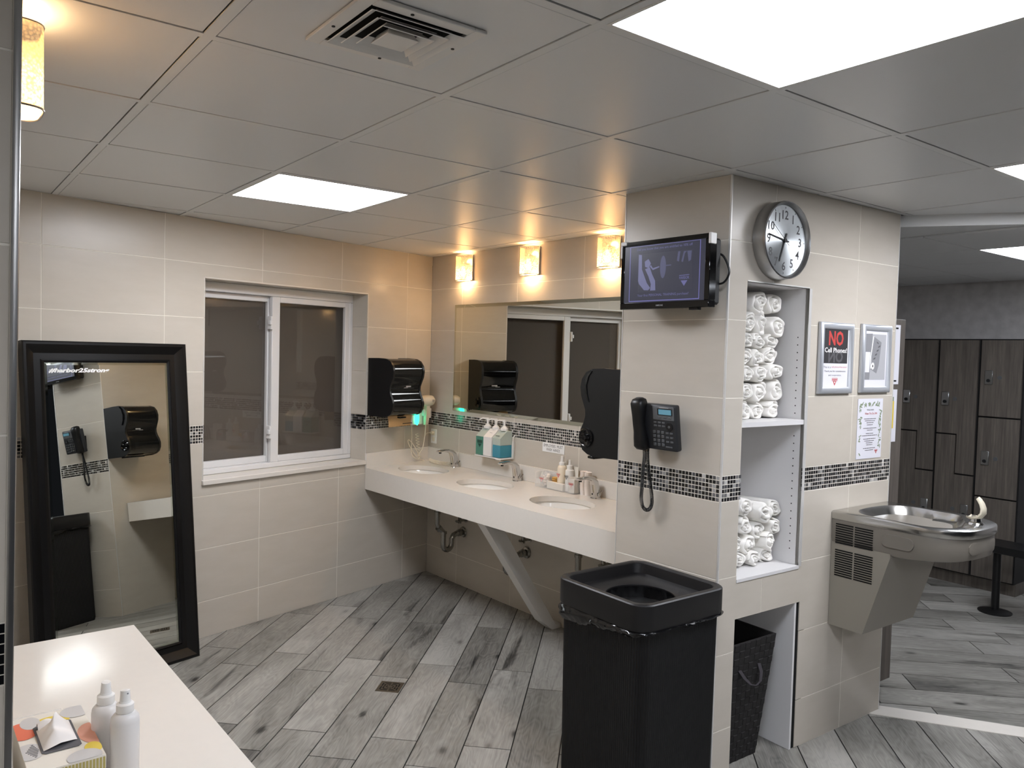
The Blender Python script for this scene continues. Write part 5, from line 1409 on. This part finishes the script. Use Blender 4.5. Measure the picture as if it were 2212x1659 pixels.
# bubbler
bu = MB().lathe([(.032, ZFT - .002), (.028, ZFT + .006), (.02, ZFT + .010), (.018, ZFT + .028), (.0, ZFT + .03)], 20, (.055, -.462, 0))
part('bubbler_base', bu, 'chrome', wf)
# hooked mouth guard: a scoop that rises at the nose and curls back over the jet towards the wall
gp = [(-.432, .030, .020), (-.440, .027, .024), (-.458, .027, .026), (-.476, .034, .025), (-.487, .048, .022), (-.487, .066, .018), (-.480, .084, .015), (-.470, .098, .012), (-.463, .104, .007)]
gl_ = MB(); LL = []
for i_, (y_, z_, hw_) in enumerate(gp):
    a_, b_ = gp[max(i_ - 1, 0)], gp[min(i_ + 1, len(gp) - 1)]; dy, dz = b_[0] - a_[0], b_[1] - a_[1]; l_ = math.hypot(dy, dz); ny, nz = -dz / l_ * .0035, dy / l_ * .0035
    def cup(q): return .009 * (1 - (q / hw_) ** 2)
    up_ = [(q, y_ + ny * (1 + 2.2 * (1 - (q / hw_) ** 2)), ZFT + z_ + nz * (1 + 2.2 * (1 - (q / hw_) ** 2))) for q in (-hw_, -hw_ * .5, 0, hw_ * .5, hw_)]
    dn_ = [(q, y_ + ny * (-1 + 2.2 * (1 - (q / hw_) ** 2)), ZFT + z_ + nz * (-1 + 2.2 * (1 - (q / hw_) ** 2))) for q in (hw_, hw_ * .5, 0, -hw_ * .5, -hw_)]
    LL.append([(.055 + p[0], p[1], p[2]) for p in up_ + dn_])
gl_.loft(LL); part('mouth_guard', gl_, 'guard', wf, smooth=60)
part('jet_nozzle', MB().lathe([(.008, ZFT + .026), (.007, ZFT + .036), (0, ZFT + .037)], 12, (.055, -.452, 0)), 'chrome', wf)

# ================================================================== waste bin by the pillar
bnx, bny = 2.962, -.872
wb_ = thing('waste_bin', 'tall square black ribbed waste bin with open top by the pillar', 'waste bin', T(bnx, bny, 0))
HB, RB = .800, .226
def rsq(h, c, z, n=5):
    L = []
    for sx_, sy_, a0 in ((1, 1, 0), (-1, 1, 90), (-1, -1, 180), (1, -1, 270)):
        for k in range(n + 1):
            a = math.radians(a0 + 90 * k / n); L.append((sx_ * (h - c) + c * math.cos(a), sy_ * (h - c) + c * math.sin(a), z))
    return L
body = MB()
def ribbed(h, c, z, amp):
    P = rsq(h, c, 0, 6); P = resamp([(p[0], p[1]) for p in P], 336); out = []
    for i, p in enumerate(P):
        f = 1 - (amp / h if i % 2 else 0); out.append((p[0] * f, p[1] * f, z))
    return out
body.loft([ribbed(.203, .05, 0.0, .0022), ribbed(.207, .05, .02, .0022), ribbed(.212, .05, .70, .0022)]); part('ribbed_body', body, 'blackmatte', wb_, smooth=None)
rim = MB()
rim.loft([rsq(RB - .003, .06, .705), rsq(RB, .06, .712), rsq(RB, .06, HB - .004), rsq(RB - .004, .058, HB), rsq(RB - .022, .05, HB), rsq(RB - .027, .048, HB - .004), rsq(RB - .034, .045, HB - .040)], cap=False)
part('rim', rim, 'rim', wb_, smooth=40)
# sloping inner deck with a round opening
ND = 48; dk = MB()
so = resamp([(p[0], p[1]) for p in rsq(RB - .034, .045, 0)], ND); so = ccw(so)
def st2(P): k = min(range(len(P)), key=lambda i: abs(math.atan2(P[i][1], P[i][0]))); return P[k:] + P[:k]
so = st2(so); ci = [(.128 * math.cos(2 * PI * k / ND), .128 * math.sin(2 * PI * k / ND)) for k in range(ND)]
dk.loft([[(p[0], p[1], HB - .040) for p in so], [(p[0] * .95, p[1] * .95, HB - .042) for p in so], [(p[0] * 1.03, p[1] * 1.03, HB - .050) for p in ci], [(p[0], p[1], HB - .053) for p in ci], [(p[0], p[1], HB - .063) for p in ci]], cap=False)
part('inner_deck', dk, 'rim', wb_, smooth=40)
rg = random.Random(21)
lin_ = MB()
def linf(u, v):
    a = 2 * PI * u; r = .127 - .012 * v + .012 * math.sin(9 * a + 5 * v) * v + .006 * math.sin(17 * a + 11 * v) * min(1, v * 4); return (r * math.cos(a), r * math.sin(a), HB - .058 - .30 * v)
lin_.grid(linf, 72, 14, True); lin_.lathe([(.13, HB - .38), (0, HB - .385)], 24, cap=False); part('bag_inside', lin_, 'bag', wb_, smooth=70)
bo_ = MB(); base_ = resamp([(p[0], p[1]) for p in rsq(1., .24, 0, 6)], 160)
def bagf(u, v):
    p = base_[int(round(u * 160)) % 160]; a = math.atan2(p[1], p[0])
    sag = .012 + .044 * max(0, math.cos(a + 2.1)) ** 2 + .006 * math.sin(5 * a + .6) + .003 * math.sin(13 * a + 1)
    bulge = .2165 + .012 * math.sin(PI * v) + .004 * math.sin(17 * a + 9 * v + 2 * math.sin(5 * a)) * math.sin(PI * v) + .0022 * math.sin(41 * a - 7 * v + 3 * math.sin(3 * a)) * v
    return (p[0] * bulge, p[1] * bulge, .708 - v * sag - .0)
bo_.grid(bagf, 160, 7, True); part('bag_cuff', bo_, 'bag', wb_, smooth=60)

# ================================================================== near vanity counter and its things
ZN = .76
nv = thing('near_vanity', 'white vanity shelf in the lower left foreground', 'counter', T(2.356, -2.466, 0) @ RZ(1.25))
part('worktop', MB().box(0, 1.135, -.408, 0, ZN - .035, ZN, .002), 'quartz', nv)
part('support_panel', MB().box(.05, 1.1, -.405, -.385, .55, ZN - .036).box(.06, .085, -.405, -.05, .0, ZN - .036), 'white', nv, smooth=None)
part('mirror_clip', MB().box(-.004, .010, -.405, -.392, ZN, ZN + .02, .002), 'plasticwhite', nv)
def near(name, label, cat, x, y, rz, group=None): return thing(name, label, cat, T(x, y, ZN + .0005) @ RZ(rz), group)
# tissue box
tb_ = thing('tissue_box', 'patterned tissue box with a tissue pulled up, in the lower left foreground', 'tissue box', T(3.195, -2.779, ZN + .0005) @ RZ(1.2))
bx_, by_, bz_ = .128, .064, .08
part('carton', MB().box(-bx_, bx_, -by_, by_, 0, bz_ - .0004, .0008).box(-.075, .075, -.036, .036, bz_ - .0006, bz_ - .0003), 'card', tb_, smooth=None)
DZ = [0]
def disc(cx, cy, rx, ry, m, z, name='printed_dot', lim=True):
    DZ[0] += 1; z = z + .00005 * DZ[0]
    L = []
    for q in range(28):
        x, y = cx + rx * math.cos(2 * PI * q / 28), cy + ry * math.sin(2 * PI * q / 28); L.append((max(-bx_, min(bx_, x)), max(-by_, min(by_, y)), z))
    b = MB(); b.bm.faces.new([b.bm.verts.new(p) for p in L]); part(name, b, m, tb_, smooth=None)
z_ = bz_ + .0002
disc(.02, .06, .05, .026, 'print_peach', z_); disc(.085, .05, .024, .015, 'print_yellow', z_); disc(-.06, -.052, .042, .028, 'print_coral', z_)
disc(-.075, .0, .028, .034, 'print_yellow', z_); disc(.04, -.052, .036, .026, 'print_bluegrey', z_); disc(.115, .03, .03, .03, 'print_bluegrey', z_); disc(-.1, .05, .03, .03, 'print_bluegrey', z_); disc(-.09, -.035, .03, .018, 'print_bluegrey', z_)
part('opening', MB().prism([(-.062 + .004 * (1 - abs(c)), 0) for c in ()] or [(-.066, -.028), (-.060, -.034), (.060, -.034), (.066, -.028), (.066, .028), (.060, .034), (-.060, .034), (-.066, .028)], bz_ + .0005, bz_ + .0018, 'z'), 'print_grey', tb_, smooth=None)
ff = MB()
for q in range(22):
    y0 = -by_ + 2 * by_ * q / 22
    ff.box(bx_, bx_ + .0004, y0 + .0006, y0 + .0046, .0, bz_ - .004)
part('striped_end', ff, 'print_olive', tb_, smooth=None, kind='stuff')
st_ = MB()
for q in range(9): st_.box(.012 + .0066 * q, .0155 + .0066 * q, -.070 + .006 * abs(q - 4) / 2 + .012, -.036 - .0015 * abs(q - 4), z_ + .0002, z_ + .0004)
part('printed_stripes', st_, 'print_grey', tb_, smooth=None, kind='stuff')
def tis(u, v):
    g_ = lambda c, w_: math.exp(-((u - c) / w_) ** 2)
    h = .050 * g_(.42, .24) + .026 * g_(.80, .14) + .012 * g_(.12, .12) + .004 * math.sin(14 * u)
    y = -.030 + .060 * v + .008 * math.sin(5 * u + 2.5 * v) * (1 - abs(2 * v - 1)); ed = max(0., 1 - abs(2 * v - 1.)) ** .85
    return (-.054 + .100 * u + .010 * math.sin(3 * v + 1), y, bz_ + .0019 + max(h, .0) * ed)
part('tissue', MB().grid(tis, 40, 22), 'tissue', tb_, smooth=60)
part('tissue_fold', MB().grid(lambda u, v: (-.058 + .028 * u, -.028 + .05 * v, bz_ + .0022 + .020 * math.sin(PI * min(1, .05 + u * .95)) * (.65 + .35 * math.sin(5 * v))), 12, 16), 'tissue', tb_, smooth=60)
def spray(x, y, lb, rz):
    t = near('spray_bottle', lb, 'spray bottle', x, y, rz, 'white spray bottles by the tissue box')
    part('bottle_body', MB().lathe([(.024, 0), (.0265, .003), (.027, .110), (.0255, .119), (.020, .126), (.015, .1285)], 28), 'bottle', t)
    part('collar', MB().lathe([(.0158, .1286), (.0165, .13), (.0165, .145), (.0150, .1465), (.0115, .148), (.0105, .151)], 24), 'plasticwhite', t)
    part('nozzle_head', MB().loft([[(r * math.cos(2 * PI * k / 18) , r * math.sin(2 * PI * k / 18), z + dz * math.cos(2 * PI * k / 18)) for k in range(18)] for r, z, dz in ((.0102, .151, 0), (.0096, .158, 0), (.0088, .170, .0), (.0085, .172, .001), (.006, .1725, .0015))]), 'plasticwhite', t)
    part('nozzle_hole', MB().lathe([(.0018, .0075), (.0018, .0095)], 8, (0, 0, .167), axis='x'), 'print_mid', t)
spray(3.262, -2.668, 'white spray bottle in front, nearer the counter edge', 20)
spray(3.200, -2.692, 'white spray bottle behind the other one, touching the tissue box side', 200)
cbx = near('clear_box', 'clear plastic box lid lying behind the tissue box', 'box', 3.005, -2.795, 1.2)
part('lid_shell', MB().box(-.052, .052, -.058, .060, 0, .036, .004), 'clearplastic', cbx, smooth=30)
